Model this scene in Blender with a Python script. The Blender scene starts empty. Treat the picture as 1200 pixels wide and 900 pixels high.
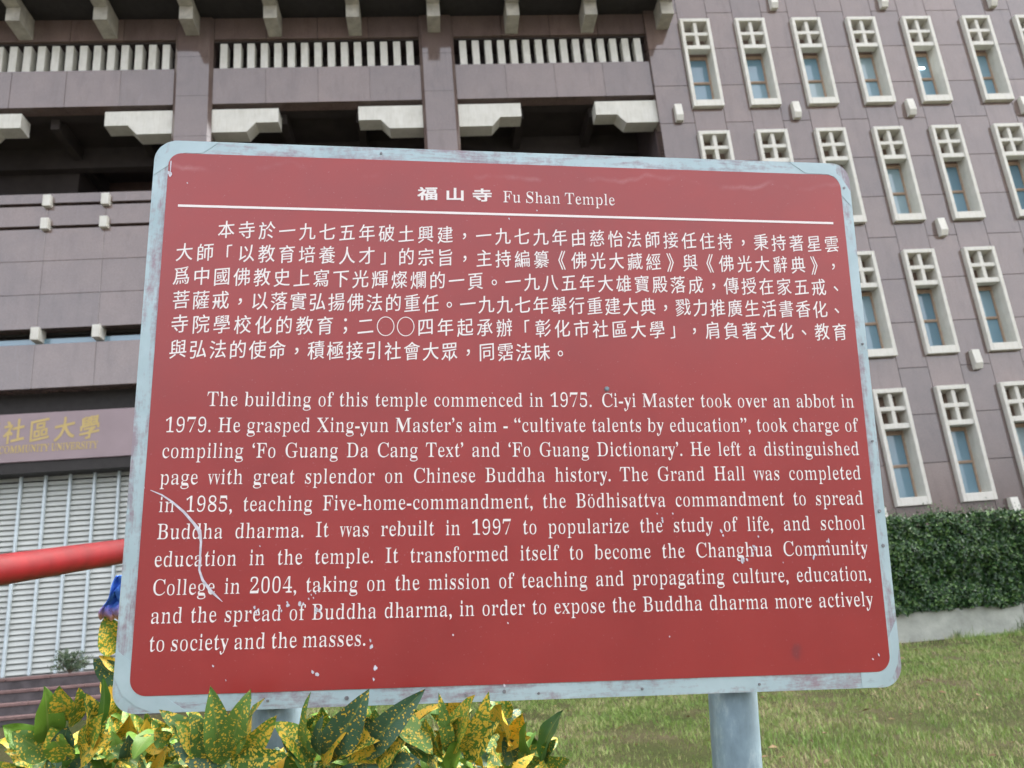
import bpy, bmesh, math, random
from mathutils import Vector, Matrix

random.seed(7)
scene = bpy.context.scene
COL = scene.collection
EYE = 1.40                      # height of the camera above the ground at the sign


def V3(x, y, z):                # z given relative to the eye level
    return Vector((x, y, z + EYE))


# ------------------------------------------------------------------ camera
cam_d = bpy.data.cameras.new("camera")
cam_d.sensor_width = 36.0
cam_d.lens = 36.0 * 955.0 / 1200.0
cam_d.clip_start = 0.05
cam_d.clip_end = 3000.0
cam_d.dof.use_dof = True
cam_d.dof.focus_distance = 1.55
cam_d.dof.aperture_fstop = 8.0
cam = bpy.data.objects.new("camera", cam_d)
COL.objects.link(cam)
rx = Vector((0.993861, -0.076108, -0.080299))
uy = Vector((0.054303, -0.296779, 0.953401))
bz = Vector((-0.096392, -0.951908, -0.290824))
M = Matrix((rx, uy, bz)).transposed().to_4x4()
M.translation = Vector((0, 0, EYE))
cam.matrix_world = M
scene.camera = cam

# ------------------------------------------------------------------ light
SUN_EL, SUN_AZ = 42.0, 45.0     # the sun stands behind the temple, everything in view lies in its shade
world = bpy.data.worlds.new("World")
scene.world = world
world.use_nodes = True
wn = world.node_tree
sky = wn.nodes.new("ShaderNodeTexSky")
sky.sky_type = 'NISHITA'
sky.sun_disc = False
sky.sun_elevation = math.radians(SUN_EL)
sky.sun_rotation = math.radians(SUN_AZ)
sky.air_density = 0.45
sky.dust_density = 10.0
sky.ozone_density = 0.0
bg = wn.nodes["Background"]
bg.inputs["Strength"].default_value = 0.15
haze_sat = wn.nodes.new("ShaderNodeHueSaturation")      # thin high cloud: a whiter sky
haze_sat.inputs["Saturation"].default_value = 0.34
wn.links.new(sky.outputs["Color"], haze_sat.inputs["Color"])
wn.links.new(haze_sat.outputs["Color"], bg.inputs["Color"])
sun_d = bpy.data.lights.new("sun", 'SUN')
sun_d.energy = 0.6
sun_d.angle = math.radians(12.0)
sun_d.color = (1.0, 0.95, 0.88)
sun = bpy.data.objects.new("sun", sun_d)
COL.objects.link(sun)
a, e = math.radians(SUN_AZ), math.radians(SUN_EL)
to_sun = Vector((math.sin(a) * math.cos(e), math.cos(a) * math.cos(e), math.sin(e)))
sun.rotation_euler = to_sun.to_track_quat('Z', 'Y').to_euler()

scene.view_settings.view_transform = 'Standard'
scene.view_settings.look = 'None'
scene.view_settings.gamma = 1.0
scene.view_settings.use_curve_mapping = False
scene.view_settings.exposure = 3.27
scene.cycles.max_bounces = 6


# ------------------------------------------------------------------ helpers
def tag(o, label=None, cat=None, group=None, kind=None):
    if label: o["label"] = label
    if cat: o["category"] = cat
    if group: o["group"] = group
    if kind: o["kind"] = kind
    return o


def empty(name, loc):
    o = bpy.data.objects.new(name, None)
    o.empty_display_size = 0.2
    o.location = loc
    COL.objects.link(o)
    return o


class MB:
    """collects simple solids into one mesh"""
    def __init__(self):
        self.v, self.f = [], []

    def add(self, vs, fs):
        n = len(self.v)
        self.v.extend([tuple(p) for p in vs])
        self.f.extend([tuple(i + n for i in f) for f in fs])

    def box(self, x0, x1, y0, y1, z0, z1):
        self.add([(x0, y0, z0), (x1, y0, z0), (x1, y1, z0), (x0, y1, z0),
                  (x0, y0, z1), (x1, y0, z1), (x1, y1, z1), (x0, y1, z1)],
                 [(0, 3, 2, 1), (4, 5, 6, 7), (0, 1, 5, 4), (1, 2, 6, 5), (2, 3, 7, 6), (3, 0, 4, 7)])

    def bevbox(self, x0, x1, y0, y1, z0, z1, b):
        bm = bmesh.new()
        bmesh.ops.create_cube(bm, size=1.0)
        for v in bm.verts:
            v.co = Vector(((x0 + x1) / 2 + v.co.x * (x1 - x0), (y0 + y1) / 2 + v.co.y * (y1 - y0), (z0 + z1) / 2 + v.co.z * (z1 - z0)))
        bmesh.ops.bevel(bm, geom=bm.edges[:], offset=b, segments=1, profile=0.5, affect='EDGES')
        bm.verts.index_update()
        self.add([v.co[:] for v in bm.verts], [[v.index for v in f.verts] for f in bm.faces])
        bm.free()

    def prism_y(self, prof, y0, y1):        # prof: (x, z) counter-clockwise seen from -y
        n = len(prof)
        vs = [(x, y0, z) for x, z in prof] + [(x, y1, z) for x, z in prof]
        fs = [tuple(range(n)), tuple(range(2 * n - 1, n - 1, -1))]
        fs += [(i, i + n, (i + 1) % n + n, (i + 1) % n) for i in range(n)]
        self.add(vs, fs)

    def prism_x(self, prof, x0, x1):        # prof: (y, z)
        n = len(prof)
        vs = [(x0, y, z) for y, z in prof] + [(x1, y, z) for y, z in prof]
        fs = [tuple(range(n - 1, -1, -1)), tuple(range(n, 2 * n))]
        fs += [(i, (i + 1) % n, (i + 1) % n + n, i + n) for i in range(n)]
        self.add(vs, fs)

    def prism_z(self, prof, z0, z1):        # prof: (x, y)
        n = len(prof)
        vs = [(x, y, z0) for x, y in prof] + [(x, y, z1) for x, y in prof]
        fs = [tuple(range(n - 1, -1, -1)), tuple(range(n, 2 * n))]
        fs += [(i, (i + 1) % n, (i + 1) % n + n, i + n) for i in range(n)]
        self.add(vs, fs)

    def tube(self, pts, rads, seg=12, cap=True):
        pts = [Vector(p) for p in pts]
        n0 = len(self.v)
        for i, p in enumerate(pts):
            d = (pts[min(i + 1, len(pts) - 1)] - pts[max(i - 1, 0)]).normalized()
            up = Vector((0, 0, 1)) if abs(d.z) < 0.9 else Vector((1, 0, 0))
            s = d.cross(up).normalized()
            t = s.cross(d).normalized()
            r = rads[i] if isinstance(rads, (list, tuple)) else rads
            for k in range(seg):
                an = 2 * math.pi * k / seg
                self.v.append(tuple(p + s * (math.cos(an) * r) + t * (math.sin(an) * r)))
        for i in range(len(pts) - 1):
            for k in range(seg):
                a0 = n0 + i * seg + k
                a1 = n0 + i * seg + (k + 1) % seg
                self.f.append((a0, a1, a1 + seg, a0 + seg))
        if cap:
            self.f.append(tuple(n0 + k for k in range(seg - 1, -1, -1)))
            self.f.append(tuple(n0 + (len(pts) - 1) * seg + k for k in range(seg)))

    def build(self, name, mat, parent=None, origin=(0, 0, 0), smooth=False):
        """origin: parent's location, subtracted so that the vertices may be given in world space"""
        ox, oy, oz = origin
        me = bpy.data.meshes.new(name)
        me.from_pydata([(x - ox, y - oy, z - oz) for x, y, z in self.v], [], self.f)
        me.materials.append(mat)
        if smooth:
            me.polygons.foreach_set("use_smooth", [True] * len(me.polygons))
        me.update()
        o = bpy.data.objects.new(name, me)
        COL.objects.link(o)
        if parent is not None:
            o.parent = parent
        return o


def inst(o, parent, loc=None):
    c = o.copy()
    COL.objects.link(c)
    c.parent = parent
    if loc is not None:
        c.location = loc
    return c


# ------------------------------------------------------------------ materials
def new_mat(name):
    m = bpy.data.materials.new(name)
    m.use_nodes = True
    nt = m.node_tree
    return m, nt, nt.nodes["Principled BSDF"]


def N(nt, typ, **kw):
    n = nt.nodes.new(typ)
    for k, v in kw.items():
        setattr(n, k, v)
    return n


def noise(nt, scale, detail=4, rough=0.55, vec=None, dist=0.0):
    n = N(nt, "ShaderNodeTexNoise")
    n.inputs["Scale"].default_value = scale
    n.inputs["Detail"].default_value = detail
    n.inputs["Roughness"].default_value = rough
    n.inputs["Distortion"].default_value = dist
    if vec is not None:
        nt.links.new(vec, n.inputs["Vector"])
    return n.outputs["Fac"]


def coords(nt, which="Object", scale=None):
    t = N(nt, "ShaderNodeTexCoord").outputs[which]
    if scale:
        mp = N(nt, "ShaderNodeMapping")
        mp.inputs["Scale"].default_value = scale
        nt.links.new(t, mp.inputs["Vector"])
        t = mp.outputs["Vector"]
    return t


def ramp(nt, fac, stops):
    r = N(nt, "ShaderNodeValToRGB")
    el = r.color_ramp.elements
    while len(el) < len(stops):
        el.new(0.5)
    for k, (p, c) in enumerate(stops):
        el[k].position = p
        el[k].color = (*c, 1) if len(c) == 3 else c
    nt.links.new(fac, r.inputs["Fac"])
    return r.outputs["Color"]


def mix(nt, fac, a, b, mode='MIX'):
    m = N(nt, "ShaderNodeMix", data_type='RGBA', blend_type=mode)
    for sock, val in ((m.inputs[0], fac), (m.inputs[6], a), (m.inputs[7], b)):
        if hasattr(val, "links"):
            nt.links.new(val, sock)
        elif isinstance(val, (int, float)):
            sock.default_value = val
        else:
            sock.default_value = (*val, 1)
    return m.outputs[2]


def math_n(nt, op, a, b=None, c=None):
    m = N(nt, "ShaderNodeMath", operation=op)
    for k, v in enumerate((a, b, c)):
        if v is None: continue
        if hasattr(v, "links"):
            nt.links.new(v, m.inputs[k])
        else:
            m.inputs[k].default_value = v
    return m.outputs[0]


def bump(nt, p, height, strength, dist=0.02):
    b = N(nt, "ShaderNodeBump")
    b.inputs["Strength"].default_value = strength
    b.inputs["Distance"].default_value = dist
    nt.links.new(height, b.inputs["Height"])
    nt.links.new(b.outputs["Normal"], p.inputs["Normal"])


def rnd(nt):
    return N(nt, "ShaderNodeNewGeometry").outputs["Random Per Island"]


def plain(name, col, rough=0.6, metal=0.0, var=0.25, scale=6.0, spec=0.5, bmp=0.0):
    """a base colour broken up by two sizes of noise"""
    m, nt, p = new_mat(name)
    f = noise(nt, scale, 6, 0.6, coords(nt))
    dark = tuple(c * (1 - var) for c in col)
    lite = tuple(min(1, c * (1 + var * 0.6)) for c in col)
    c = ramp(nt, f, [(0.3, dark), (0.7, lite)])
    nt.links.new(c, p.inputs["Base Color"])
    p.inputs["Roughness"].default_value = rough
    p.inputs["Metallic"].default_value = metal
    p.inputs["Specular IOR Level"].default_value = spec
    if bmp:
        bump(nt, p, noise(nt, scale * 8, 4, 0.6, coords(nt)), bmp, 0.01)
    return m


def granite_mat():
    m, nt, p = new_mat("polished_granite")
    sp = noise(nt, 38.0, 3, 0.7, coords(nt))
    cl = noise(nt, 1.1, 4, 0.6, coords(nt))
    c1 = ramp(nt, sp, [(0.3, (0.142, 0.102, 0.088)), (0.7, (0.210, 0.158, 0.137))])
    c2 = ramp(nt, cl, [(0.3, (0.80, 0.80, 0.82)), (0.7, (1.0, 1.0, 1.0))])
    c = mix(nt, 1.0, c1, c2, 'MULTIPLY')
    r = rnd(nt)
    # rain streaks and pale lime runs down the slabs
    st = noise(nt, 5.0, 5, 0.65, coords(nt, scale=(0.7, 0.7, 0.16)))
    c = mix(nt, 1.0, c, ramp(nt, st, [(0.28, (0.80, 0.78, 0.78)), (0.5, (1, 1, 1))]), 'MULTIPLY')
    st2 = noise(nt, 7.0, 4, 0.7, coords(nt, scale=(1.0, 1.0, 0.10)))
    c = mix(nt, ramp(nt, st2, [(0.62, (0, 0, 0)), (0.80, (0.25, 0.25, 0.25))]), c, (0.30, 0.26, 0.25))
    c3 = ramp(nt, r, [(0.0, (0.80, 0.80, 0.82)), (1.0, (1.12, 1.08, 1.05))])
    c = mix(nt, 1.0, c, c3, 'MULTIPLY')
    nt.links.new(c, p.inputs["Base Color"])
    rr = N(nt, "ShaderNodeMapRange")
    nt.links.new(noise(nt, 2.3, 5, 0.65, coords(nt)), rr.inputs["Value"])
    rr.inputs["To Min"].default_value = 0.035
    rr.inputs["To Max"].default_value = 0.10
    nt.links.new(rr.outputs["Result"], p.inputs["Roughness"])
    p.inputs["IOR"].default_value = 1.85
    bump(nt, p, noise(nt, 0.9, 2, 0.5, coords(nt)), 0.02, 0.05)
    return m


def cream_mat():
    m, nt, p = new_mat("cream_painted_concrete")
    c1 = ramp(nt, noise(nt, 3.0, 6, 0.65, coords(nt)), [(0.25, (0.55, 0.54, 0.475)), (0.7, (0.68, 0.67, 0.605))])
    st = noise(nt, 4.0, 4, 0.6, coords(nt, scale=(6.0, 6.0, 0.5)))
    c = mix(nt, 1.0, c1, ramp(nt, st, [(0.3, (0.90, 0.89, 0.86)), (0.55, (1, 1, 1))]), 'MULTIPLY')
    nt.links.new(c, p.inputs["Base Color"])
    p.inputs["Roughness"].default_value = 0.62
    bump(nt, p, noise(nt, 60, 3, 0.6, coords(nt)), 0.15, 0.01)
    return m


def glass_mat():
    m, nt, p = new_mat("window_glass")
    ob = N(nt, "ShaderNodeObjectInfo").outputs["Random"]
    c = ramp(nt, ob, [(0.0, (0.11, 0.21, 0.27)), (0.5, (0.17, 0.30, 0.37)), (1.0, (0.30, 0.40, 0.42))])
    nt.links.new(c, p.inputs["Base Color"])
    p.inputs["Roughness"].default_value = 0.03
    p.inputs["IOR"].default_value = 1.9
    bump(nt, p, noise(nt, 1.5, 2, 0.5, coords(nt)), 0.05, 0.05)
    return m


def galvanised_mat():
    m, nt, p = new_mat("galvanised_steel")
    f = noise(nt, 30, 6, 0.7, coords(nt, scale=(1, 1, 0.4)))
    g = noise(nt, 9, 3, 0.6, coords(nt))
    c = mix(nt, 1.0, ramp(nt, f, [(0.3, (0.17, 0.24, 0.28)), (0.55, (0.23, 0.32, 0.37)), (0.78, (0.42, 0.51, 0.55))]),
            ramp(nt, g, [(0.3, (0.8, 0.8, 0.8)), (0.7, (1.1, 1.1, 1.1))]), 'MULTIPLY')
    nt.links.new(c, p.inputs["Base Color"])
    p.inputs["Roughness"].default_value = 0.5
    p.inputs["Metallic"].default_value = 0.35
    return m


def sign_red_mat():
    m, nt, p = new_mat("faded_red_sheet")
    oc = coords(nt)
    f = noise(nt, 3.0, 6, 0.6, oc)
    c = ramp(nt, f, [(0.3, (0.265, 0.010, 0.008)), (0.7, (0.345, 0.016, 0.012))])
    sep = N(nt, "ShaderNodeSeparateXYZ")
    nt.links.new(oc, sep.inputs[0])
    # a thin wavy tide mark of dried dirt along the top of the sheet
    wob = noise(nt, 5.0, 3, 0.6, coords(nt, scale=(1, 0, 0)))
    d = math_n(nt, 'SUBTRACT', sep.outputs[2], math_n(nt, 'MULTIPLY_ADD', wob, 0.11, SIGN_TIDE))
    d = math_n(nt, 'ABSOLUTE', d)
    band = math_n(nt, 'SUBTRACT', 1.0, math_n(nt, 'MULTIPLY', d, 130.0))
    band.node.use_clamp = True
    grit = noise(nt, 160, 3, 0.7, oc)
    patch = ramp(nt, noise(nt, 7, 3, 0.6, oc), [(0.42, (0, 0, 0)), (0.62, (1, 1, 1))])
    band = math_n(nt, 'MULTIPLY', math_n(nt, 'MULTIPLY', band, patch), math_n(nt, 'MULTIPLY', grit, 0.40))
    c = mix(nt, band, c, (0.60, 0.36, 0.36))
    # fine grit specks
    sp = noise(nt, 220, 2, 0.5, oc)
    c = mix(nt, ramp(nt, sp, [(0.70, (0, 0, 0)), (0.78, (0.35, 0.35, 0.35))]), c, (0.45, 0.22, 0.22))
    # dull scuff
    mp = N(nt, "ShaderNodeVectorMath", operation='DISTANCE')
    mpv = N(nt, "ShaderNodeMapping")
    mpv.inputs["Location"].default_value = (-0.535, 0, -(SIGN_L - 0.487))
    nt.links.new(oc, mpv.inputs["Vector"])
    ml = N(nt, "ShaderNodeVectorMath", operation='MULTIPLY')
    ml.inputs[1].default_value = (1.6, 0.0, 1.0)
    nt.links.new(mpv.outputs["Vector"], ml.inputs[0])
    mp.inputs[1].default_value = (0, 0, 0)
    nt.links.new(ml.outputs["Vector"], mp.inputs[0])
    dd = math_n(nt, 'ADD', mp.outputs["Value"], math_n(nt, 'MULTIPLY', noise(nt, 60, 3, 0.6, oc), 0.02))
    c = mix(nt, ramp(nt, dd, [(0.018, (0.55, 0.55, 0.55)), (0.030, (0, 0, 0))]), c, (0.12, 0.02, 0.03))
    nt.links.new(c, p.inputs["Base Color"])
    rr = N(nt, "ShaderNodeMapRange")
    nt.links.new(noise(nt, 6, 5, 0.65, oc), rr.inputs["Value"])
    rr.inputs["To Min"].default_value = 0.30
    rr.inputs["To Max"].default_value = 0.46
    nt.links.new(rr.outputs["Result"], p.inputs["Roughness"])
    p.inputs["IOR"].default_value = 1.72
    bump(nt, p, noise(nt, 2.2, 3, 0.5, oc), 0.05, 0.05)
    return m


def tape_mat(name, clean):
    m, nt, p = new_mat(name)
    oc = coords(nt)
    base = ramp(nt, noise(nt, 7, 5, 0.65, oc), [(0.3, (0.35, 0.465, 0.49)), (0.7, (0.47, 0.59, 0.615))])
    # worn patches drawn out along each strip of the edge
    sep = N(nt, "ShaderNodeSeparateXYZ")
    nt.links.new(oc, sep.inputs[0])
    side = math_n(nt, 'GREATER_THAN', math_n(nt, 'ABSOLUTE', sep.outputs[0]), 0.7215)
    bh = noise(nt, 5, 5, 0.7, coords(nt, scale=(0.8, 1, 6)), 0.3)
    bv = noise(nt, 5, 5, 0.7, coords(nt, scale=(6, 1, 0.8)), 0.3)
    blot = math_n(nt, 'ADD', math_n(nt, 'MULTIPLY', bv, side), math_n(nt, 'MULTIPLY', bh, math_n(nt, 'SUBTRACT', 1.0, side)))
    fine = noise(nt, 55, 5, 0.7, oc)
    mask = math_n(nt, 'ADD', blot, math_n(nt, 'MULTIPLY', fine, 0.45))
    lo = 0.70 if not clean else 0.92
    k = ramp(nt, mask, [(lo, (0, 0, 0)), (lo + 0.16, (0.85, 0.85, 0.85))])
    c = mix(nt, k, base, mix(nt, noise(nt, 4, 2, 0.5, oc), (0.20, 0.21, 0.24), (0.36, 0.19, 0.22)))
    sc = noise(nt, 60, 4, 0.6, coords(nt, scale=(0.25, 1, 1)))
    c = mix(nt, ramp(nt, sc, [(0.66, (0, 0, 0)), (0.74, (0.5, 0.5, 0.5))]), c, (0.24, 0.25, 0.28))
    nt.links.new(c, p.inputs["Base Color"])
    p.inputs["Roughness"].default_value = 0.48
    p.inputs["Metallic"].default_value = 0.15
    return m


def croton_mat():
    m, nt, p = new_mat("croton_leaf")
    att = N(nt, "ShaderNodeAttribute", attribute_name="kind_col")     # r: amount of yellow, g: orange, b: bluish
    sep = N(nt, "ShaderNodeSeparateColor")
    nt.links.new(att.outputs["Color"], sep.inputs[0])
    uv = N(nt, "ShaderNodeUVMap").outputs["UV"]
    vor = N(nt, "ShaderNodeTexVoronoi")
    vor.inputs["Scale"].default_value = 1.0
    nt.links.new(uv, vor.inputs["Vector"])
    blob = noise(nt, 0.42, 3, 0.6, uv)
    nz = noise(nt, 1.6, 4, 0.65, uv)
    # spots where the voronoi distance is small, merging where the blob noise and the leaf's own amount are high
    s = math_n(nt, 'SUBTRACT', math_n(nt, 'ADD', math_n(nt, 'MULTIPLY', nz, 1.25), math_n(nt, 'MULTIPLY', blob, 0.9)),
               math_n(nt, 'MULTIPLY', vor.outputs["Distance"], 0.75))
    s = math_n(nt, 'ADD', s, sep.outputs[0])
    mask = ramp(nt, s, [(0.84, (0, 0, 0)), (0.92, (1, 1, 1))])
    var = rnd(nt)
    green = mix(nt, sep.outputs[2], mix(nt, var, (0.050, 0.135, 0.016), (0.165, 0.300, 0.034)), (0.052, 0.118, 0.062))
    yellow = mix(nt, sep.outputs[1], mix(nt, noise(nt, 0.9, 2, 0.5, uv), (0.66, 0.53, 0.085), (0.68, 0.43, 0.030)), (0.60, 0.32, 0.020))
    c = mix(nt, mask, green, yellow)
    # paler midrib
    su = N(nt, "ShaderNodeUVMap", uv_map="rib").outputs["UV"]
    sx = N(nt, "ShaderNodeSeparateXYZ")
    nt.links.new(su, sx.inputs[0])
    rib = math_n(nt, 'SUBTRACT', 1.0, math_n(nt, 'MULTIPLY', math_n(nt, 'ABSOLUTE', math_n(nt, 'SUBTRACT', sx.outputs[0], 0.5)), 22.0))
    rib.node.use_clamp = True
    c = mix(nt, math_n(nt, 'MULTIPLY', rib, 0.55), c, (0.24, 0.30, 0.08))
    nt.links.new(c, p.inputs["Base Color"])
    p.inputs["Roughness"].default_value = 0.46
    p.inputs["Specular IOR Level"].default_value = 0.35
    bump(nt, p, noise(nt, 2.0, 3, 0.5, uv), 0.25, 0.002)
    return m


def leaf_mat(name, c0, c1, c2, rough=0.45, patch=0.0):
    m, nt, p = new_mat(name)
    f = rnd(nt)
    if patch:                                   # neighbouring blades dry out together
        f = math_n(nt, 'MULTIPLY_ADD', noise(nt, 1.3, 4, 0.6, coords(nt)), patch, math_n(nt, 'MULTIPLY_ADD', f, 0.75, -0.42 * patch))
    c = ramp(nt, f, [(0.0, c0), (0.6, c1), (1.0, c2)])
    nt.links.new(c, p.inputs["Base Color"])
    p.inputs["Roughness"].default_value = rough
    return m


def ground_mat():
    m, nt, p = new_mat("lawn_soil")
    oc = coords(nt)
    c1 = ramp(nt, noise(nt, 0.9, 5, 0.65, oc), [(0.3, (0.050, 0.070, 0.018)), (0.5, (0.085, 0.085, 0.036)), (0.72, (0.135, 0.105, 0.066))])
    c2 = ramp(nt, noise(nt, 40, 4, 0.7, oc), [(0.3, (0.5, 0.5, 0.5)), (0.7, (1.15, 1.15, 1.15))])
    nt.links.new(mix(nt, 1.0, c1, c2, 'MULTIPLY'), p.inputs["Base Color"])
    p.inputs["Roughness"].default_value = 0.95
    p.inputs["Specular IOR Level"].default_value = 0.1
    bump(nt, p, noise(nt, 60, 4, 0.7, oc), 0.8, 0.03)
    return m


SIGN_L = 1.84                    # distance along the posts from the ground to the middle of the panel
SIGN_TIDE = SIGN_L + 0.445
MAT = dict(
    granite=granite_mat(), cream=cream_mat(), glass=glass_mat(), zinc=galvanised_mat(), red=sign_red_mat(),
    tape=tape_mat("silver_tape_worn", False), tape_clean=tape_mat("silver_tape", True), croton=croton_mat(), lawn=ground_mat(),
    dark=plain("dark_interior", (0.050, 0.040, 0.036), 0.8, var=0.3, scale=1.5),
    inner=plain("brown_interior", (0.16, 0.10, 0.075), 0.6, var=0.3, scale=1.0),
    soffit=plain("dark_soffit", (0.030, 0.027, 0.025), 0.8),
    grime=plain("grimy_cream_concrete", (0.42, 0.40, 0.34), 0.75, var=0.3, scale=4),  # dull bracket cream, its colour darkened to imitate shade under the eave
    joint=plain("joint_mortar", (0.075, 0.055, 0.055), 0.9),
    wood=plain("tan_window_wood", (0.42, 0.30, 0.21), 0.5, var=0.2, scale=12),
    hollow=plain("brown_void_render", (0.24, 0.17, 0.13), 0.8, var=0.2),
    letter=plain("white_lettering", (0.86, 0.80, 0.77), 0.45, var=0.04, scale=20),
    chip=plain("bare_metal_chip", (0.66, 0.64, 0.70), 0.4, var=0.3, scale=90),
    screw=plain("dull_screw", (0.26, 0.26, 0.27), 0.5, 0.4, var=0.4, scale=200),
    banner=plain("lilac_fascia", (0.28, 0.215, 0.225), 0.5, var=0.08, scale=1.5),
    gold=plain("gold_lettering", (0.46, 0.34, 0.12), 0.45, var=0.1, scale=5),
    slat=plain("pale_shutter_metal", (0.55, 0.57, 0.53), 0.5, var=0.12, scale=2.0),
    post=plain("pale_shutter_post", (0.58, 0.66, 0.68), 0.5, var=0.1, scale=2.0),
    redpaint=plain("glossy_red_paint", (0.165, 0.0025, 0.005), 0.45, var=0.32, scale=10),
    step=plain("dark_step_stone", (0.085, 0.075, 0.078), 0.75, var=0.5, scale=5, bmp=0.3),
    nosing=plain("red_step_nosing", (0.20, 0.125, 0.115), 0.7, var=0.35, scale=6),
    paving=plain("grey_paving", (0.14, 0.135, 0.13), 0.8, var=0.3, scale=3),
    concrete=plain("weathered_concrete", (0.41, 0.425, 0.37), 0.85, var=0.28, scale=3.5, bmp=0.4),
    asphalt=plain("asphalt", (0.045, 0.045, 0.047), 0.9, var=0.3, scale=3, bmp=0.3),
    soil=plain("dark_soil", (0.06, 0.05, 0.035), 0.95, var=0.4),
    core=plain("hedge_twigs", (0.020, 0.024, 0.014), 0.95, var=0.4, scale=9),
    bark=plain("woody_stem", (0.12, 0.09, 0.06), 0.85, var=0.3, scale=40),
    hedge=leaf_mat("hedge_leaf", (0.014, 0.040, 0.012), (0.032, 0.088, 0.024), (0.130, 0.225, 0.062), 0.32),
    shrubleaf=leaf_mat("shrub_leaf", (0.035, 0.065, 0.030), (0.060, 0.100, 0.045), (0.095, 0.14, 0.06)),
    grass=leaf_mat("grass_blade", (0.095, 0.195, 0.024), (0.195, 0.295, 0.050), (0.44, 0.36, 0.20), 0.6, 1.6),
    litter=leaf_mat("fallen_leaf", (0.16, 0.09, 0.045), (0.26, 0.16, 0.08), (0.38, 0.27, 0.13), 0.7),
    weed=leaf_mat("weed_blade", (0.05, 0.09, 0.03), (0.08, 0.13, 0.05), (0.12, 0.17, 0.07), 0.6),
    cloth=None, tube=None,
)


def cloth_mat():
    m, nt, p = new_mat("blue_pink_cloth")
    sep = N(nt, "ShaderNodeSeparateXYZ")
    nt.links.new(coords(nt, "Generated"), sep.inputs[0])
    f = math_n(nt, 'ADD', sep.outputs[2], math_n(nt, 'MULTIPLY', math_n(nt, 'SUBTRACT', noise(nt, 30, 3, 0.6, coords(nt)), 0.5), 0.5))
    nt.links.new(ramp(nt, f, [(0.10, (0.58, 0.30, 0.28)), (0.24, (0.30, 0.22, 0.56)), (0.36, (0.050, 0.17, 0.66))]), p.inputs["Base Color"])
    p.inputs["Roughness"].default_value = 0.8
    return m


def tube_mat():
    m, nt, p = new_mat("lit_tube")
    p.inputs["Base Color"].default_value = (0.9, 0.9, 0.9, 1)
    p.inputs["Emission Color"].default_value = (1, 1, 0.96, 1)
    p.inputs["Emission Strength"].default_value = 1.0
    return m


MAT["cloth"] = cloth_mat()
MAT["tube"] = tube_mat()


# ================================================================== ground
def gz(x, y):
    """height of the ground relative to the eye: a lawn rising towards the temple"""
    t = min(max((y - 1.5) / 11.4, 0.0), 1.0)
    return -1.37 + 0.73 * t + (0.03 * math.sin(x * 0.9) * math.sin(y * 1.1) if 1 < y < 12.5 else 0.0)


def make_ground():
    xs = [-1500, -300, -60] + [-24 + 0.8 * i for i in range(72)] + [80, 300, 1500]
    ys = [-1500, -300, -60, -12] + [-4 + 0.6 * i for i in range(32)] + [22, 60, 300, 1500]
    mb = MB()
    for y in ys:
        for x in xs:
            mb.v.append((x, y, gz(x, y) + EYE))
    nx = len(xs)
    for j in range(len(ys) - 1):
        for i in range(nx - 1):
            mb.f.append((j * nx + i, j * nx + i + 1, (j + 1) * nx + i + 1, (j + 1) * nx + i))
    o = mb.build("ground", MAT["lawn"], smooth=True)
    tag(o, kind="structure")


make_ground()
mb = MB()
mb.box(-400, 400, -400, -1.2, EYE - 1.6, EYE - 1.364)  # unseen asphalt sheet behind the camera, added to cut ground bounce
tag(mb.build("road", MAT["asphalt"]), kind="structure")
mb = MB()
mb.bevbox(-60, 60, -1.2, -1.05, EYE - 1.6, EYE - 1.24, 0.015)
tag(mb.build("kerb", MAT["concrete"]), kind="structure")
mb = MB()
mb.box(-40, 3.4, 13.5, 20.9, EYE - 0.9, EYE - 0.05)
tag(mb.build("forecourt", MAT["paving"]), kind="structure")
mb = MB()
mb.box(3.4, 40, 13.2, 20.9, EYE - 0.9, EYE - 0.22)
tag(mb.build("planting_bed", MAT["soil"]), kind="structure")

# ================================================================== temple building
FY = 20.0                         # distance of the facade
B0 = Vector((7.0, FY, EYE - 0.1))
temple = empty("temple_building", B0)
tag(temple, "large temple building clad in brownish grey granite, cream framed windows on its right half", "building")


def bpart(mb, name, mat, smooth=False):
    return mb.build(name, MAT[mat], temple, B0, smooth)


Z = lambda z: z + EYE
rg = random.Random(3)


def slab(mb, x0, x1, z0, z1, y0=FY, th=0.06, gap=0.006, tilt=0.0016):
    """one granite slab, set with a tiny random tilt"""
    x0 += gap; x1 -= gap; z0 += gap; z1 -= gap
    tx, tz = rg.uniform(-tilt, tilt), rg.uniform(-tilt, tilt)
    f = lambda x, z: y0 + 0.002 + (x - (x0 + x1) / 2) * tx + (z - (z0 + z1) / 2) * tz
    b = 0.004
    mb.add([(x0 + b, f(x0, z0), Z(z0) + b), (x1 - b, f(x1, z0), Z(z0) + b), (x1 - b, f(x1, z1), Z(z1) - b), (x0 + b, f(x0, z1), Z(z1) - b),
            (x0, y0 + b * 1.6, Z(z0)), (x1, y0 + b * 1.6, Z(z0)), (x1, y0 + b * 1.6, Z(z1)), (x0, y0 + b * 1.6, Z(z1)),
            (x0, y0 + th, Z(z0)), (x1, y0 + th, Z(z0)), (x1, y0 + th, Z(z1)), (x0, y0 + th, Z(z1))],
           [(0, 1, 2, 3), (4, 5, 1, 0), (5, 6, 2, 1), (6, 7, 3, 2), (7, 4, 0, 3),
            (8, 9, 5, 4), (9, 10, 6, 5), (10, 11, 7, 6), (11, 8, 4, 7)])


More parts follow.
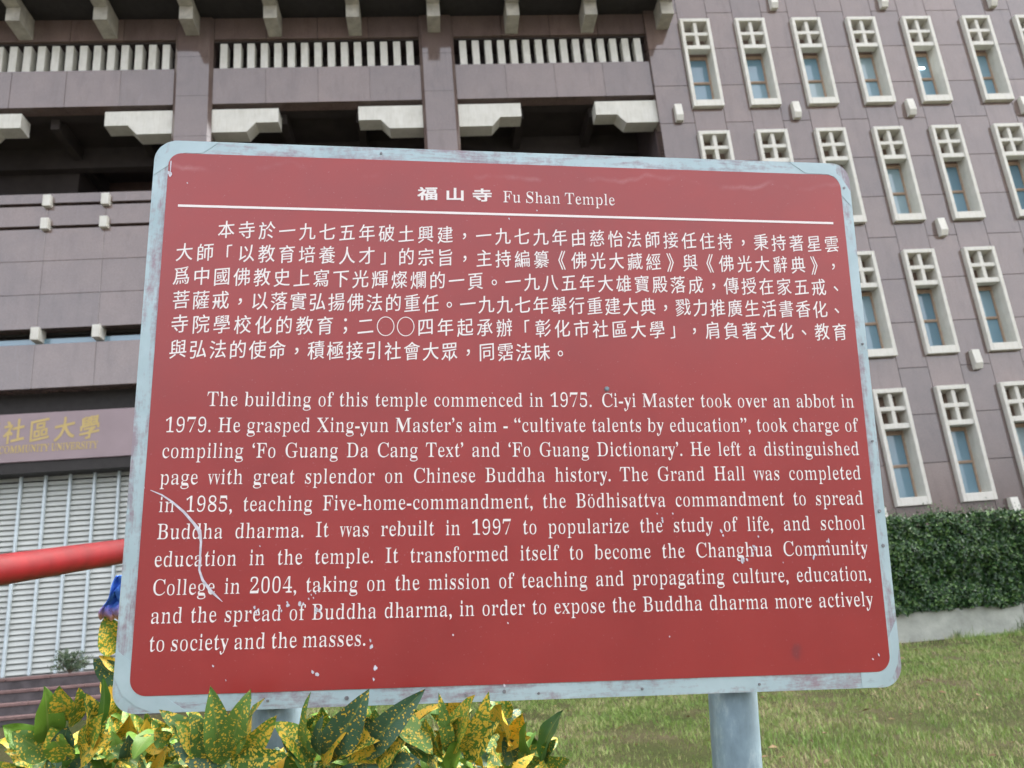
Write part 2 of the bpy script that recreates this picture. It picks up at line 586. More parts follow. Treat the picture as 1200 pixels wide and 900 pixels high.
# ---- mass behind the cladding (throws the shade the photo lies in)
mb = MB()
mb.box(-34, 6.9, 24.6, 44, Z(-0.6), Z(37))
mb.box(-34, 6.9, 20.25, 24.6, Z(17.75), Z(37))
mb.box(6.95, 40, 20.46, 44, Z(-0.6), Z(37))
mb.box(-34, 6.9, 20.3, 24.6, Z(16.98), Z(17.75))
bpart(mb, "wall_core", "joint")

# ---- right wall: slabs around the windows
WX = [8.03, 9.775, 11.56, 13.345, 15.16, 17.14, 18.92, 20.70, 22.48, 24.26]
WW = 0.93
WB = [14.25, 10.30, 6.28, 2.26]            # sill heights of the four rows
WH = 3.11
JZ = [-0.3 + 0.0, 0.735, 2.04, 3.345, 4.65, 5.955, 7.26, 8.56, 9.86, 11.165, 12.47, 13.775, 15.06, 16.37, 17.68, 18.98, 20.3, 21.6, 22.9]
mb = MB()
for j in range(len(JZ) - 1):
    slab(mb, 6.98, WX[0], JZ[j], JZ[j + 1])
    for i in range(len(WX) - 1):
        slab(mb, WX[i] + WW, WX[i + 1], JZ[j], JZ[j + 1])
for i, x in enumerate(WX):
    tops = [23.0] + WB
    slab(mb, x, x + WW, WB[0] + WH, 18.98)
    slab(mb, x, x + WW, 18.98, 20.3)
    for r in range(3):
        slab(mb, x, x + WW, WB[r + 1] + WH, WB[r])
    slab(mb, x, x + WW, -0.3, WB[3])
bpart(mb, "granite_wall", "granite")
mb = MB()
for j in range(len(JZ) - 1):               # return of the wall into the gallery
    pass
mb.box(6.985, 7.045, FY + 0.07, 24.6, Z(-0.3), Z(17.7))
bpart(mb, "gallery_side_wall", "granite")
mb = MB()                                   # joint bed behind the slabs
for j in range(1):
    mb.box(6.99, WX[0] - 0.0, FY + 0.062, 20.46, Z(-0.3), Z(20))
    for i in range(len(WX) - 1):
        mb.box(WX[i] + WW, WX[i + 1], FY + 0.062, 20.46, Z(-0.3), Z(20))
bpart(mb, "joint_bed", "joint")

# ---- window: frame with a cross lattice above a two-light wooden sash
def make_window():
    f = MB()
    y0, y1 = -0.14, 0.42
    t, s = 0.10, 0.0
    f.bevbox(0, t, y0, y1, 0, WH, 0.008)
    f.bevbox(WW - t, WW, y0, y1, 0, WH, 0.008)
    f.bevbox(t - 0.004, WW - t + 0.004, y0, y1, WH - 0.115, WH, 0.008)
    f.bevbox(t - 0.004, WW - t + 0.004, y0 + 0.0, y1, 0, 0.215, 0.008)
    wf = f.build("window", MAT["cream"])
    l = MB()
    l.bevbox(t, WW - t, -0.10, 0.16, WH - 1.085, WH - 0.945, 0.008)
    l.bevbox(t, WW - t, -0.098, 0.16, WH - 0.60, WH - 0.485, 0.008)
    l.bevbox(WW / 2 - 0.055, WW / 2 + 0.055, -0.094, 0.157, WH - 0.50, WH - 0.12, 0.008)
    l.bevbox(WW / 2 - 0.055, WW / 2 + 0.055, -0.094, 0.157, WH - 0.95, WH - 0.585, 0.008)
    la = l.build("lattice", MAT["cream"], wf)
    b = MB()
    b.box(t, WW - t, 0.30, 0.415, WH - 1.03, WH - 0.118)
    hb = b.build("lattice_back", MAT["hollow"], wf)
    d = MB()
    zt, zb = WH - 1.09, 0.215
    zm = (zt + zb) / 2 - 0.02
    w = 0.045
    d.box(t, t + w, 0.29, 0.36, zb, zt - 0.06)
    d.box(WW - t - w, WW - t, 0.29, 0.36, zb, zt - 0.06)
    d.box(t, WW - t, 0.285, 0.362, zt - 0.085, zt + 0.02)
    d.box(t + w, WW - t - w, 0.29, 0.36, zb, zb + 0.05)
    d.box(t + w, WW - t - w, 0.283, 0.363, zm - 0.035, zm + 0.035)
    d.box(t + w, WW - t - w, 0.27, 0.29, zm - 0.006, zm + 0.012)
    d.build("sash", MAT["wood"], wf)
    p = MB()
    p.box(t + w - 0.01, WW - t - w + 0.01, 0.325, 0.335, zm + 0.03, zt - 0.06)
    pa = p.build("pane", MAT["glass"], wf)
    p = MB()
    p.box(t + w - 0.01, WW - t - w + 0.01, 0.33, 0.34, zb + 0.03, zm - 0.03)
    p.build("pane", MAT["glass"], wf)
    return wf


win0 = make_window()
kids0 = list(win0.children)
first = True
lit_window = None
for r, zb in enumerate(WB):
    for i, x in enumerate(WX[:7]):
        loc = Vector((x, FY, Z(zb))) - B0
        if first:
            w = win0; w.parent = temple; w.location = loc; first = False
        else:
            w = inst(win0, temple, loc)
            for k in kids0:
                inst(k, w)
        if r == 0 and i == 4:
            lit_window = w
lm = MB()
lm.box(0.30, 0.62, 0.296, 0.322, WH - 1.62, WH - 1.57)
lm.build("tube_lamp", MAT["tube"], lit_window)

# ---- wall lamps: small cream wedges between the windows
def wedge(mb, x, z):
    w = 0.105
    prof = [(FY - 0.005, Z(z + 0.27)), (FY - 0.005, Z(z - 0.27)), (FY - 0.13, Z(z - 0.27)), (FY - 0.20, Z(z - 0.12)), (FY - 0.15, Z(z + 0.27))]
    mb.prism_x(prof, x - w, x + w)


for x in (7.55, 11.12, 14.70, 18.35):
    for z in (2.02, 6.06, 10.06, 14.06, 18.0):
        if x == 18.35 and z == 6.06: pass
        mb = MB(); wedge(mb, x, z)
        o = bpart(mb, "wall_lamp", "cream")

# ---- left half: pillars, beams, slat screens, corbels
COLX = [(-12.86, -11.81 + 0.0), (-6.80, -5.74), (0.13, 1.15)]
COLX[0] = (-13.70, -12.64)
for (x0, x1) in COLX:
    mb = MB()
    zs = [-0.3, 2.0, 3.3, 4.6, 5.9, 7.2, 8.5, 9.8, 11.1, 12.42, 13.74, 15.05, 16.36, 17.72]
    c = 0.09
    for k in range(len(zs) - 1):
        y0 = FY + rg.uniform(0, 0.002)
        pr = [(x0, y0 + c), (x0 + c, y0), (x1 - c, y0), (x1, y0 + c), (x1, FY + 0.95), (x0, FY + 0.95)]
        mb.prism_z(pr, Z(zs[k] + 0.004), Z(zs[k + 1] - 0.004))
    bpart(mb, "pillar", "granite")

BAYS = [(-12.64, -6.80), (-5.74, 0.13), (1.15, 6.985)]
for bi, (x0, x1) in enumerate(BAYS):
    n = 4
    w = (x1 - x0) / n
    mb = MB()
    for k in range(n):
        slab(mb, x0 + k * w, x0 + (k + 1) * w, 14.83, 16.03, FY + 0.10, 0.40)
    mb.box(x0, x1, FY + 0.115, FY + 0.50, Z(14.85), Z(16.01))
    bpart(mb, "beam", "granite")
    mb = MB()
    for k in range(n):
        slab(mb, x0 + k * w, x0 + (k + 1) * w, 17.02, 17.76, FY + 0.10, 0.2)
    bpart(mb, "upper_wall", "granite")
    mb = MB()
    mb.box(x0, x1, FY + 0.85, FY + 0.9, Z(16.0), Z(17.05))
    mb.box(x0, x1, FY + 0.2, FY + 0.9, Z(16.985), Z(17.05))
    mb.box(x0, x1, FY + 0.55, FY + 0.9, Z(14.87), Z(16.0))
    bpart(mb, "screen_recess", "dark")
    for k in range(15):
        xs = x0 + 0.17 + k * ((x1 - x0 - 0.34 - 0.205) / 14)
        mb = MB()
        mb.bevbox(xs, xs + 0.205, FY + 0.14, FY + 0.44, Z(16.03), Z(16.90), 0.006)
        bpart(mb, "screen_slat", "cream")
    # corbels
    for side in (0, 1):
        if side == 0:
            prof = [(x0, 13.93), (x0 + 0.95, 13.93), (x0 + 1.20, 14.22), (x0 + 1.82, 14.22), (x0 + 1.82, 14.67), (x0, 14.67)]
        else:
            prof = [(x1, 13.93), (x1, 14.67), (x1 - 1.82, 14.67), (x1 - 1.82, 14.22), (x1 - 1.20, 14.22), (x1 - 0.95, 13.93)]
        mb = MB()
        mb.prism_y([(x, Z(z)) for x, z in prof], FY + 0.13, FY + 0.62)
        bpart(mb, "corbel", "cream")

# ---- gallery interior
mb = MB()
mb.box(-13.6, 6.98, 20.5, 24.6, Z(11.5), Z(11.9))
bpart(mb, "gallery_floor", "paving")
mb = MB()
mb.box(-13.6, 6.98, 20.52, 24.6, Z(15.0), Z(16.0))
for x in (-10.2, -8.0, -3.9, -1.7, 3.0, 5.2):
    mb.box(x - 0.11, x + 0.11, 20.7, 24.6, Z(14.55), Z(15.0))
mb.box(-13.6, 6.98, 22.3, 22.6, Z(14.3), Z(14.99))
bpart(mb, "gallery_ceiling", "dark")
mb = MB()
mb.box(-13.6, 6.98, 24.3, 24.58, Z(11.9), Z(15.0))
bpart(mb, "gallery_back_wall", "inner")
mb = MB()
mb.box(-13.6, -10.3, 22.6, 24.3, Z(11.9), Z(14.9))
mb.box(4.2, 6.98, 23.0, 24.3, Z(11.9), Z(14.9))
bpart(mb, "stair_core", "dark")

# ---- parapet with two grooves, slit window, spandrel
JX = {0: [-12.64, -11.32, -9.845, -8.37, -6.80], 1: [-5.74, -4.27, -2.80, -1.34, 0.13], 2: [1.15, 2.61, 4.07, 5.52, 6.985]}
for bi, (x0, x1) in enumerate(BAYS):
    xs = JX[bi]
    mb = MB()
    for k in range(4):
        for z0, z1 in ((11.81, 12.10), (11.14, 11.73), (10.13, 11.06), (9.19, 10.13), (8.25, 9.19), (6.67, 7.84)):
            slab(mb, xs[k], xs[k + 1], z0, z1, FY + 0.03, 0.12)
    mb.box(x0, x1, FY + 0.045, FY + 0.4, Z(8.27), Z(11.05))
    mb.box(x0, x1, FY + 0.045, FY + 0.4, Z(11.15), Z(11.72))
    mb.box(x0, x1, FY + 0.045, FY + 0.4, Z(11.82), Z(12.09))
    mb.box(x0, x1, FY + 0.045, FY + 0.5, Z(6.69), Z(7.82))
    bpart(mb, "parapet", "granite")
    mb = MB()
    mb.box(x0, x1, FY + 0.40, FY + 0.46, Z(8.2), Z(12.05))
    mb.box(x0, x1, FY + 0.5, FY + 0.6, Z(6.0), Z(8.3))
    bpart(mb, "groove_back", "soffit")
    mb = MB()
    mb.box(x0, x1, FY + 0.27, FY + 0.30, Z(7.84), Z(8.06))
    bpart(mb, "slit_window", "glass")
    for x in xs[1:4]:
        for z0, z1, yb in ((11.67, 12.0, -0.10), (11.0, 11.32, -0.10), (7.93, 8.27, -0.06)):
            mb = MB()
            mb.bevbox(x - 0.10, x + 0.10, FY + yb, FY + 0.35, Z(z0), Z(z1), 0.008)
            bpart(mb, "projecting_block", "cream")
# ---- ground floor
mb = MB()
mb.box(-13.6, 6.98, 20.85, 20.95, Z(-0.2), Z(6.7))
bpart(mb, "ground_floor_wall", "dark")
mb = MB()
mb.box(-5.74, 0.13, FY + 0.06, 20.8, Z(-0.2), Z(6.6))
mb.box(1.15, 6.985, FY + 0.06, 20.8, Z(-0.2), Z(6.6))
bpart(mb, "lower_wall", "granite")
mb = MB()
mb.box(-12.64, -6.80, FY + 0.02, FY + 0.8, Z(4.56), Z(4.82))
bpart(mb, "shutter_box", "soffit")
# louvred shutter with posts
mb = MB()
z = -0.02
while z < 4.6:
    mb.add([(-12.64, FY + 0.50, Z(z)), (-6.80, FY + 0.50, Z(z)), (-6.80, FY + 0.54, Z(z + 0.098)), (-12.64, FY + 0.54, Z(z + 0.098)),
            (-12.64, FY + 0.52, Z(z)), (-6.80, FY + 0.52, Z(z)), (-6.80, FY + 0.56, Z(z + 0.098)), (-12.64, FY + 0.56, Z(z + 0.098))],
           [(0, 1, 2, 3), (7, 6, 5, 4), (0, 4, 5, 1), (3, 2, 6, 7)])
    z += 0.128
mb.box(-12.64, -6.80, FY + 0.66, FY + 0.70, Z(-0.1), Z(4.4))
shut = bpart(mb, "shutter", "slat")
for k in range(10):
    x = -12.36 + 0.572 * k
    mb = MB()
    mb.bevbox(x - 0.030, x + 0.030, FY + 0.42, FY + 0.50, Z(-0.05), Z(4.7), 0.008)
    o = mb.build("shutter_post", MAT["post"], shut, B0)

# ---- eave and stepped brackets
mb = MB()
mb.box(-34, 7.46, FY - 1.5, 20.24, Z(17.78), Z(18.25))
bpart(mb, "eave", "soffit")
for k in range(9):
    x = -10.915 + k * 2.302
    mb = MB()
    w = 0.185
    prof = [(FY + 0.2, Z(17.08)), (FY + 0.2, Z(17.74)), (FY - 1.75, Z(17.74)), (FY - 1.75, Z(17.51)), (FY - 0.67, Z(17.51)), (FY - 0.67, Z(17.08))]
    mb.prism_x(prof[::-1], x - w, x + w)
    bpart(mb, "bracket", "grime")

# ================================================================== lettering tools
GLYPH = {}


def glyph(ch, thin):
    """outlines of one character as polygons, and its advance"""
    key = (ch, thin)
    if key in GLYPH:
        return GLYPH[key]
    cu = bpy.data.curves.new("glyph", 'FONT')
    cu.body = ch + "."
    cu.size = 1.0
    cu.resolution_u = 4
    ob = bpy.data.objects.new("glyph", cu)
    COL.objects.link(ob)
    dg = bpy.context.evaluated_depsgraph_get()
    crv = ob.evaluated_get(dg).to_curve(dg)
    polys = []
    for s in crv.splines:
        pts = []
        bp = s.bezier_points
        n = len(bp)
        for i in range(n):
            p0, p1, p2, p3 = bp[i].co, bp[i].handle_right, bp[(i + 1) % n].handle_left, bp[(i + 1) % n].co
            straight = abs((p3 - p0).cross(p1 - p0).z) < 1e-5 and abs((p3 - p0).cross(p2 - p0).z) < 1e-5
            m = 1 if straight else 5
            for k in range(m):
                t = k / m
                q = p0 * (1 - t) ** 3 + p1 * 3 * t * (1 - t) ** 2 + p2 * 3 * t * t * (1 - t) + p3 * t ** 3
                if not pts or (Vector(pts[-1]) - Vector((q.x, q.y))).length > 1e-4:
                    pts.append((q.x, q.y))
        polys.append(pts)
    ob.evaluated_get(dg).to_curve_clear()
    bpy.data.objects.remove(ob)
    bpy.data.curves.remove(cu)
    dot = polys.pop()
    adv = min(p[0] for p in dot) - DOT_X
    if thin:
        polys = thin_polys(polys)
    GLYPH[key] = (polys, adv)
    return GLYPH[key]


def thin_polys(polys):
    """lighten the vertical strokes of a bold face, leaving hairlines and serifs as they are"""
    edges = []
    for p in polys:
        for i in range(len(p)):
            edges.append((p[i], p[(i + 1) % len(p)]))

    def inside_span(x, y):
        xs = []
        for (x0, y0), (x1, y1) in edges:
            if (y0 > y) != (y1 > y):
                xs.append(x0 + (y - y0) / (y1 - y0) * (x1 - x0))
        xs.sort()
        for i in range(0, len(xs) - 1, 2):
            if xs[i] - 1e-6 <= x <= xs[i + 1] + 1e-6:
                return xs[i], xs[i + 1]
        return None
    out = []
    for p in polys:
        q = []
        n = len(p)
        for i in range(n):
            a, b, c = Vector(p[i - 1]), Vector(p[i]), Vector(p[(i + 1) % n])
            d1, d2 = (b - a).normalized(), (c - b).normalized()
            nn = Vector((d1.y + d2.y, -d1.x - d2.x))
            if nn.length < 1e-6:
                q.append((b.x, b.y)); continue
            nn.normalize()
            shift = 0.0
            for sgn in (1, -1):
                s = b - nn * (0.006 * sgn)
                sp = inside_span(s.x, s.y)
                if sp:
                    t = sp[1] - sp[0]
                    k = max(0.0, min(1.0, (t - 0.055) / 0.085)) * 0.036
                    shift = -nn.x * sgn * k
                    break
            q.append((b.x + shift, b.y))
        out.append(q)
    return out


_c = bpy.data.curves.new("glyph", 'FONT'); _c.body = "."; _c.size = 1.0
_o = bpy.data.objects.new("glyph", _c); COL.objects.link(_o)
_dg = bpy.context.evaluated_depsgraph_get()
_k = _o.evaluated_get(_dg).to_curve(_dg)
DOT_X = min(min(b.co.x for b in s.bezier_points) for s in _k.splines)
_o.evaluated_get(_dg).to_curve_clear()
bpy.data.objects.remove(_o); bpy.data.curves.remove(_c)


def serif(ch):
    if 'A' <= ch <= 'Z': return chr(0x1D400 + ord(ch) - 65)
    if 'a' <= ch <= 'z': return chr(0x1D41A + ord(ch) - 97)
    if '0' <= ch <= '9': return chr(0x1D7CE + ord(ch) - 48)
    return ch


def poly_mesh(name, polys, mat, parent, plane, bold=None):
    """fill polygons given in (u, w) and map them through plane(u, w) -> Vector"""
    cu = bpy.data.curves.new(name, 'CURVE')
    cu.dimensions = '2D'
    cu.fill_mode = 'BOTH'
    cu.extrude = 0.0
    for p in polys:
        s = cu.splines.new('POLY')
        s.points.add(len(p) - 1)
        for k, (x, y) in enumerate(p):
            s.points[k].co = (x * 100.0, y * 100.0, 0, 1)
        s.use_cyclic_u = True
    ob = bpy.data.objects.new(name, cu)
    COL.objects.link(ob)
    dg = bpy.context.evaluated_depsgraph_get()
    me = bpy.data.meshes.new_from_object(ob.evaluated_get(dg))
    bpy.data.objects.remove(ob)
    bpy.data.curves.remove(cu)
    for v in me.vertices:
        v.co *= 0.01
    if bold:                                    # heavier strokes: the filled shape laid twice or more, a hair apart
        du, dw, shifts = bold
        vs, fs = [v.co.copy() for v in me.vertices], [tuple(p.vertices) for p in me.polygons]
        nv, nf = [], []
        for k, (a, b) in enumerate(shifts):
            for v in vs:
                q = plane(v.x + a * du, v.y + b * dw)
                q.y -= 0.00006 * k
                nv.append(q)
            nf.extend([tuple(i + k * len(vs) for i in f) for f in fs])
        me.clear_geometry()
        me.from_pydata([tuple(v) for v in nv], [], nf)
    else:
        for v in me.vertices:
            v.co = plane(v.co.x, v.co.y)
    me.name = name
    me.materials.clear()
    me.materials.append(mat)
    o = bpy.data.objects.new(name, me)
    COL.objects.link(o)
    if parent is not None: o.parent = parent
    return o


def latin_polys(text, u0, u1, base, sx, sy):
    """one line of serif lettering, its spaces stretched so that it runs from u0 to u1 (u1 None: natural spaces)"""
    words = text.split(" ")
    items, natural = [], 0.0
    for w in words:
        gl, x = [], 0.0
        for ch in w:
            if ch == "\u00f6":
                polys, adv = glyph(serif("o"), True)
                dp, _ = glyph(".", False)
                for dx in (0.10, 0.28):
                    polys = polys + [[(px * 0.8 + dx - 0.06, py * 0.8 + 0.55) for px, py in dp0] for dp0 in DOTS]
            elif ch == "w":                      # drawn as two narrow v's so that it is as light as its neighbours
                vp, va = glyph(serif("v"), True)
                _, adv = glyph(serif("w"), True)
                k = adv / (2 * va) * 1.0
                polys = [[(px * k + dx, py) for px, py in q] for dx in (0.0, adv * 0.5) for q in vp]
            else:
                polys, adv = glyph(serif(ch), serif(ch) != ch)
                if ch == ",": polys = [[(px, py - 0.02) for px, py in q] for q in polys]
            gl.append((polys, x)); x += adv
        items.append((gl, x)); natural += x * sx
    nsp = len(words) - 1
    gap = ((u1 - u0) - natural) / nsp if u1 is not None else 0.25 * sx
    out, x = [], u0
    for gl, w in items:
        for polys, gx in gl:
            for p in polys:
                out.append([(x + (gx + px) * sx, base + py * sy) for px, py in p])
        x += w * sx + gap
    return out


def make_dots():
    cu = bpy.data.curves.new("glyph", 'FONT'); cu.body = "."; cu.size = 1.0
    ob = bpy.data.objects.new("glyph", cu); COL.objects.link(ob)
    dg = bpy.context.evaluated_depsgraph_get()
    k = ob.evaluated_get(dg).to_curve(dg)
    res = [[(b.co.x, b.co.y) for b in s.bezier_points] for s in k.splines]
    ob.evaluated_get(dg).to_curve_clear()
    bpy.data.objects.remove(ob); bpy.data.curves.remove(cu)
    return res


DOTS = make_dots()


def hanzi_polys(text, c0, c1, mid, sx, sy, slant=0.10):
    """one line of evenly spaced characters between the centres c0 and c1; strokes slant like brush writing"""
    out = []
    n = len(text)
    for i, ch in enumerate(text):
        cx = c0 + (c1 - c0) * (i / (n - 1) if n > 1 else 0)
        polys, adv = glyph(ch, False)
        if ch == " ": continue
        xs = [x for p in polys for x, y in p]
        ys = [y for p in polys for x, y in p]
        if ch in "\uff0c\u3002\u3001\uff1b":
            ox, oy = (min(xs) + max(xs)) / 2, (min(ys) + max(ys)) / 2 + (0.04 if ch != "\uff1b" else 0)
        elif ch in "\u300c\u300d\u300a\u300b":
            ox, oy = (min(xs) + max(xs)) / 2 , (min(ys) + max(ys)) / 2
        else:
            ox, oy = adv / 2, 0.36
        k = 0.0 if ch in "\uff0c\u3002\u3001\uff1b\u300c\u300d\u300a\u300b\u3007" else slant
        if ch == "\u3007":                       # a wide thin ring
            for rad in (0.45, 0.415):
                out.append([(cx + math.cos(a * math.pi / 20) * rad * sx * 1.12, mid + 0.02 * sy + math.sin(a * math.pi / 20) * rad * sy * 1.12) for a in range(40)])
            continue
        if ch in "\u300c\u300d":
            g = 1 if ch == "\u300c" else -1
            poly = [(-0.02, 0.42), (0.26, 0.46), (0.26, 0.39), (0.05, 0.36), (0.05, -0.22), (-0.02, -0.22)]
            out.append([(cx + g * (x + 0.08) * sx, mid + g * y * sy) for x, y in poly])
            continue
        wide = 1.0
        if ch in "\u300a\u300b":
            wide = 1.12
            ox += -0.10 if ch == "\u300a" else 0.10
        for p in polys:
            q = [(cx + (x - ox) * sx, mid + ((y - oy) * wide + k * (x - ox)) * sy) for x, y in p]
            out.append(q)
    return out


# ================================================================== fascia sign above the shutter
fas = empty("fascia_sign", V3(-9.7, FY + 0.1, 4.83))
tag(fas, "long lilac fascia board with gold lettering above the pale louvred shutter", "sign")
fo = V3(-9.7, FY + 0.1, 4.83)
mb = MB()
mb.bevbox(-12.62, -6.82, FY - 0.02, FY + 0.45, Z(4.83), Z(6.03), 0.01)
mb.build("board", MAT["banner"], fas, fo)
fp = lambda u, w: Vector((u, FY - 0.026, Z(w))) - fo
pl = hanzi_polys("\u5f70\u5316\u5e02\u793e\u5340\u5927\u5b78", -11.85, -8.36, 5.585, 0.50, 0.60, 0.16)
poly_mesh("chinese_lettering", pl, MAT["gold"], fas, fp, (0.009, 0.009, ((1, 1), (-1, -1), (1, -1), (-1, 1))))
pl = latin_polys("CHANGHUA COMMUNITY UNIVERSITY", 0.0, None, 5.06, 0.178, 0.26)
sh_ = -8.14 - max(x for p in pl for x, y in p)
pl = [[(x + sh_, y) for x, y in p] for p in pl]
poly_mesh("english_lettering", pl, MAT["gold"], fas, fp, (0.004, 0.003, ((1, 1), (-1, -1))))

# ================================================================== information sign
ex = Vector((0.9982033611911978, 0.024688600549767473, -0.054594163694381866)).normalized()
ez = Vector((0.0567550475246002, -0.09751603468354458, 0.9936143555525345))
ez = (ez - ex * ez.dot(ex)).normalized()
ey = ez.cross(ex)                                  # away from the reader
SO = V3(0.1758207740599024, 1.5802573230684547, 0.43210585305965454)
sign = empty("information_sign", (0, 0, 0))
SM = Matrix((ex, ey, ez)).transposed().to_4x4()
SM.translation = SO - ez * SIGN_L
sign.matrix_world = SM
tag(sign, "red information board about the temple with white Chinese and English text, worn silver edge", "sign")


def rrect(w, h, r, seg=10, cx=0.0, cz=0.0, rs=None):
    out = []
    rs = rs or (r, r, r, r)
    for (sx, sz, a0), r in zip(((1, -1, -90), (1, 1, 0), (-1, 1, 90), (-1, -1, 180)), rs):
        for k in range(seg + 1):
            an = math.radians(a0 + 90 * k / seg)
            out.append((cx + sx * (w / 2 - r) + math.cos(an) * r, cz + sz * (h / 2 - r) + math.sin(an) * r + SIGN_L))
    return out


def splate(name, prof, y0, y1, mat, parent):
    mb = MB(); mb.prism_y(prof, y0, y1)
    return mb.build(name, MAT[mat], parent)


panel = splate("panel", rrect(1.500, 1.118, 0.04, rs=(0.043, 0.038, 0.045, 0.041)), 0.0, 0.030, "tape", sign)
face = splate("panel_face", rrect(1.4475, 1.0595, 0.045, cx=0.0030, cz=0.0005, rs=(0.030, 0.032, 0.026, 0.030)), -0.0016, 0.0, "red", panel)

# strips of tape across the corners of the silver edge
L_ = SIGN_L
TAPES = [
    [(-0.7492, 0.480), (-0.7222, 0.502), (-0.7175, 0.5155), (-0.708, 0.5255), (-0.690, 0.5320), (-0.655, 0.532), (-0.622, 0.5585), (-0.690, 0.5585), (-0.7195, 0.5365), (-0.7492, 0.508)],
    [(0.612, 0.5585), (0.650, 0.532), (0.700, 0.532), (0.716, 0.526), (0.7235, 0.515), (0.7272, 0.500), (0.7272, 0.482), (0.7493, 0.455), (0.7493, 0.492), (0.730, 0.527), (0.690, 0.5585)],
    [(0.7493, -0.430), (0.7272, -0.468), (0.7272, -0.497), (0.7225, -0.513), (0.714, -0.5225), (0.703, -0.5285), (0.683, -0.5295), (0.664, -0.5295), (0.664, -0.5586), (0.690, -0.5586), (0.712, -0.5530), (0.731, -0.5370), (0.7425, -0.5150), (0.7493, -0.480)],
    [(-0.7493, -0.448), (-0.7214, -0.470), (-0.7212, -0.498), (-0.7165, -0.514), (-0.706, -0.5245), (-0.692, -0.5296), (-0.662, -0.5296), (-0.617, -0.5586), (-0.676, -0.5586), (-0.708, -0.5460), (-0.733, -0.5270), (-0.7493, -0.494)],
]
for t in TAPES:
    splate("corner_tape", [(u, w + L_) for u, w in t][::-1] if False else [(u, w + L_) for u, w in t], -0.0009, -0.0001, "tape_clean", panel)

sp = lambda u, w: Vector((u, -0.0021, w + L_))
# title and rule
poly_mesh("title_lettering", hanzi_polys("\u798f\u5c71\u5bfa", -0.1912, -0.0763, 0.4562, 0.043, 0.031, 0.05), MAT["letter"], panel, sp, (0.0011, 0.0007, ((1, 1), (-1, -1), (1, -1), (-1, 1), (0, 0))))
poly_mesh("title_lettering", latin_polys("Fu Shan Temple", -0.0332, 0.2110, 0.4422, 0.0345, 0.0378), MAT["letter"], panel, sp)
mb = MB(); mb.box(-0.6959, 0.7006, -0.0022, -0.0017, L_ + 0.4122, L_ + 0.4172)
mb.build("ruled_line", MAT["letter"], panel)

CH = [("\u672c\u5bfa\u65bc\u4e00\u4e5d\u4e03\u4e94\u5e74\u7834\u571f\u8208\u5efa\uff0c\u4e00\u4e5d\u4e03\u4e5d\u5e74\u7531\u6148\u6021\u6cd5\u5e2b\u63a5\u4efb\u4f4f\u6301\uff0c\u79c9\u6301\u8457\u661f\u96f2", -0.598, 0.6917, 0.3650),
      ("大師「以教育培養人才」的宗旨，主持編纂《佛光大藏經》與《佛光大辭典》，", -0.677, 0.6906, 0.3150),
      ("爲中國佛教史上寫下光輝燦爛的一頁。一九八五年大雄寶殿落成，傳授在家五戒、", -0.6796, 0.6915, 0.2648),
      ("菩薩戒，以落實弘揚佛法的重任。一九九七年舉行重建大典，戮力推廣生活書香化、", -0.6771, 0.6885, 0.2150),
      ("寺院學校化的教育；二〇〇四年起承辦「彰化市社區大學」，肩負著文化、教育", -0.6766, 0.6903, 0.1652),
      ("與弘法的使命，積極接引社會大眾，同霑法味。", -0.6765, 0.0818, 0.1142)]
for t, c0, c1, m in CH:
    poly_mesh("chinese_lettering", hanzi_polys(t, c0, c1, m, 0.0345, 0.0405), MAT["letter"], panel, sp, (0.00018, 0.00004, ((1, 1), (-1, -1))))
EN = [("The building of this temple commenced in 1975.\u2002Ci-yi Master took over an abbot in", -0.616, 0.7072, 0.0012),
      ("1979. He grasped Xing-yun Master\u2019s aim - \u201ccultivate talents by education\u201d, took charge of", -0.692, 0.7085, -0.0500),
      ("compiling \u2018Fo Guang Da Cang Text\u2019 and \u2018Fo Guang Dictionary\u2019. He left a distinguished", -0.6942, 0.7075, -0.0996),
      ("page with great splendor on Chinese Buddha history. The Grand Hall was completed", -0.6945, 0.7061, -0.1500),
      ("in 1985, teaching Five-home-commandment, the B\u00f6dhisattva commandment to spread", -0.6930, 0.7053, -0.2016),
      ("Buddha dharma. It was rebuilt in 1997 to popularize the study of life, and school", -0.6930, 0.7041, -0.2518),
      ("education in the temple. It transformed itself to become the Changhua Community", -0.6943, 0.7040, -0.3021),
      ("College in 2004, taking on the mission of teaching and propagating culture, education,", -0.6940, 0.7051, -0.3534),
      ("and the spread of Buddha dharma, in order to expose the Buddha dharma more actively", -0.6935, 0.7040, -0.4036),
      ("to society and the masses.", -0.6930, -0.3011, -0.4526)]
for t, u0, u1, b in EN:
    poly_mesh("english_lettering", latin_polys(t, u0, u1, b, 0.0359, 0.0418), MAT["letter"], panel, sp)

# scratch and chipped paint
pts = [(-0.7087, -0.1604), (-0.6879, -0.1694), (-0.6684, -0.1824), (-0.6454, -0.2018), (-0.6253, -0.2243), (-0.6152, -0.2371), (-0.6109, -0.2577),
       (-0.6111, -0.2812), (-0.611, -0.3093), (-0.6037, -0.328), (-0.5888, -0.3469), (-0.5661, -0.3673)]
wid = [0.0012, 0.0022, 0.003, 0.0036, 0.0044, 0.006, 0.0052, 0.0038, 0.003, 0.0042, 0.0044, 0.0012]
mb = MB()
lft, rgt = [], []
rs = random.Random(5)
for i, (u, w) in enumerate(pts):
    a = Vector(pts[max(i - 1, 0)]); b = Vector(pts[min(i + 1, len(pts) - 1)])
    d = (b - a).normalized(); nn = Vector((-d.y, d.x)) * wid[i] * 0.5 * rs.uniform(0.8, 1.3)
    lft.append((u + nn.x, w + nn.y)); rgt.append((u - nn.x, w - nn.y))
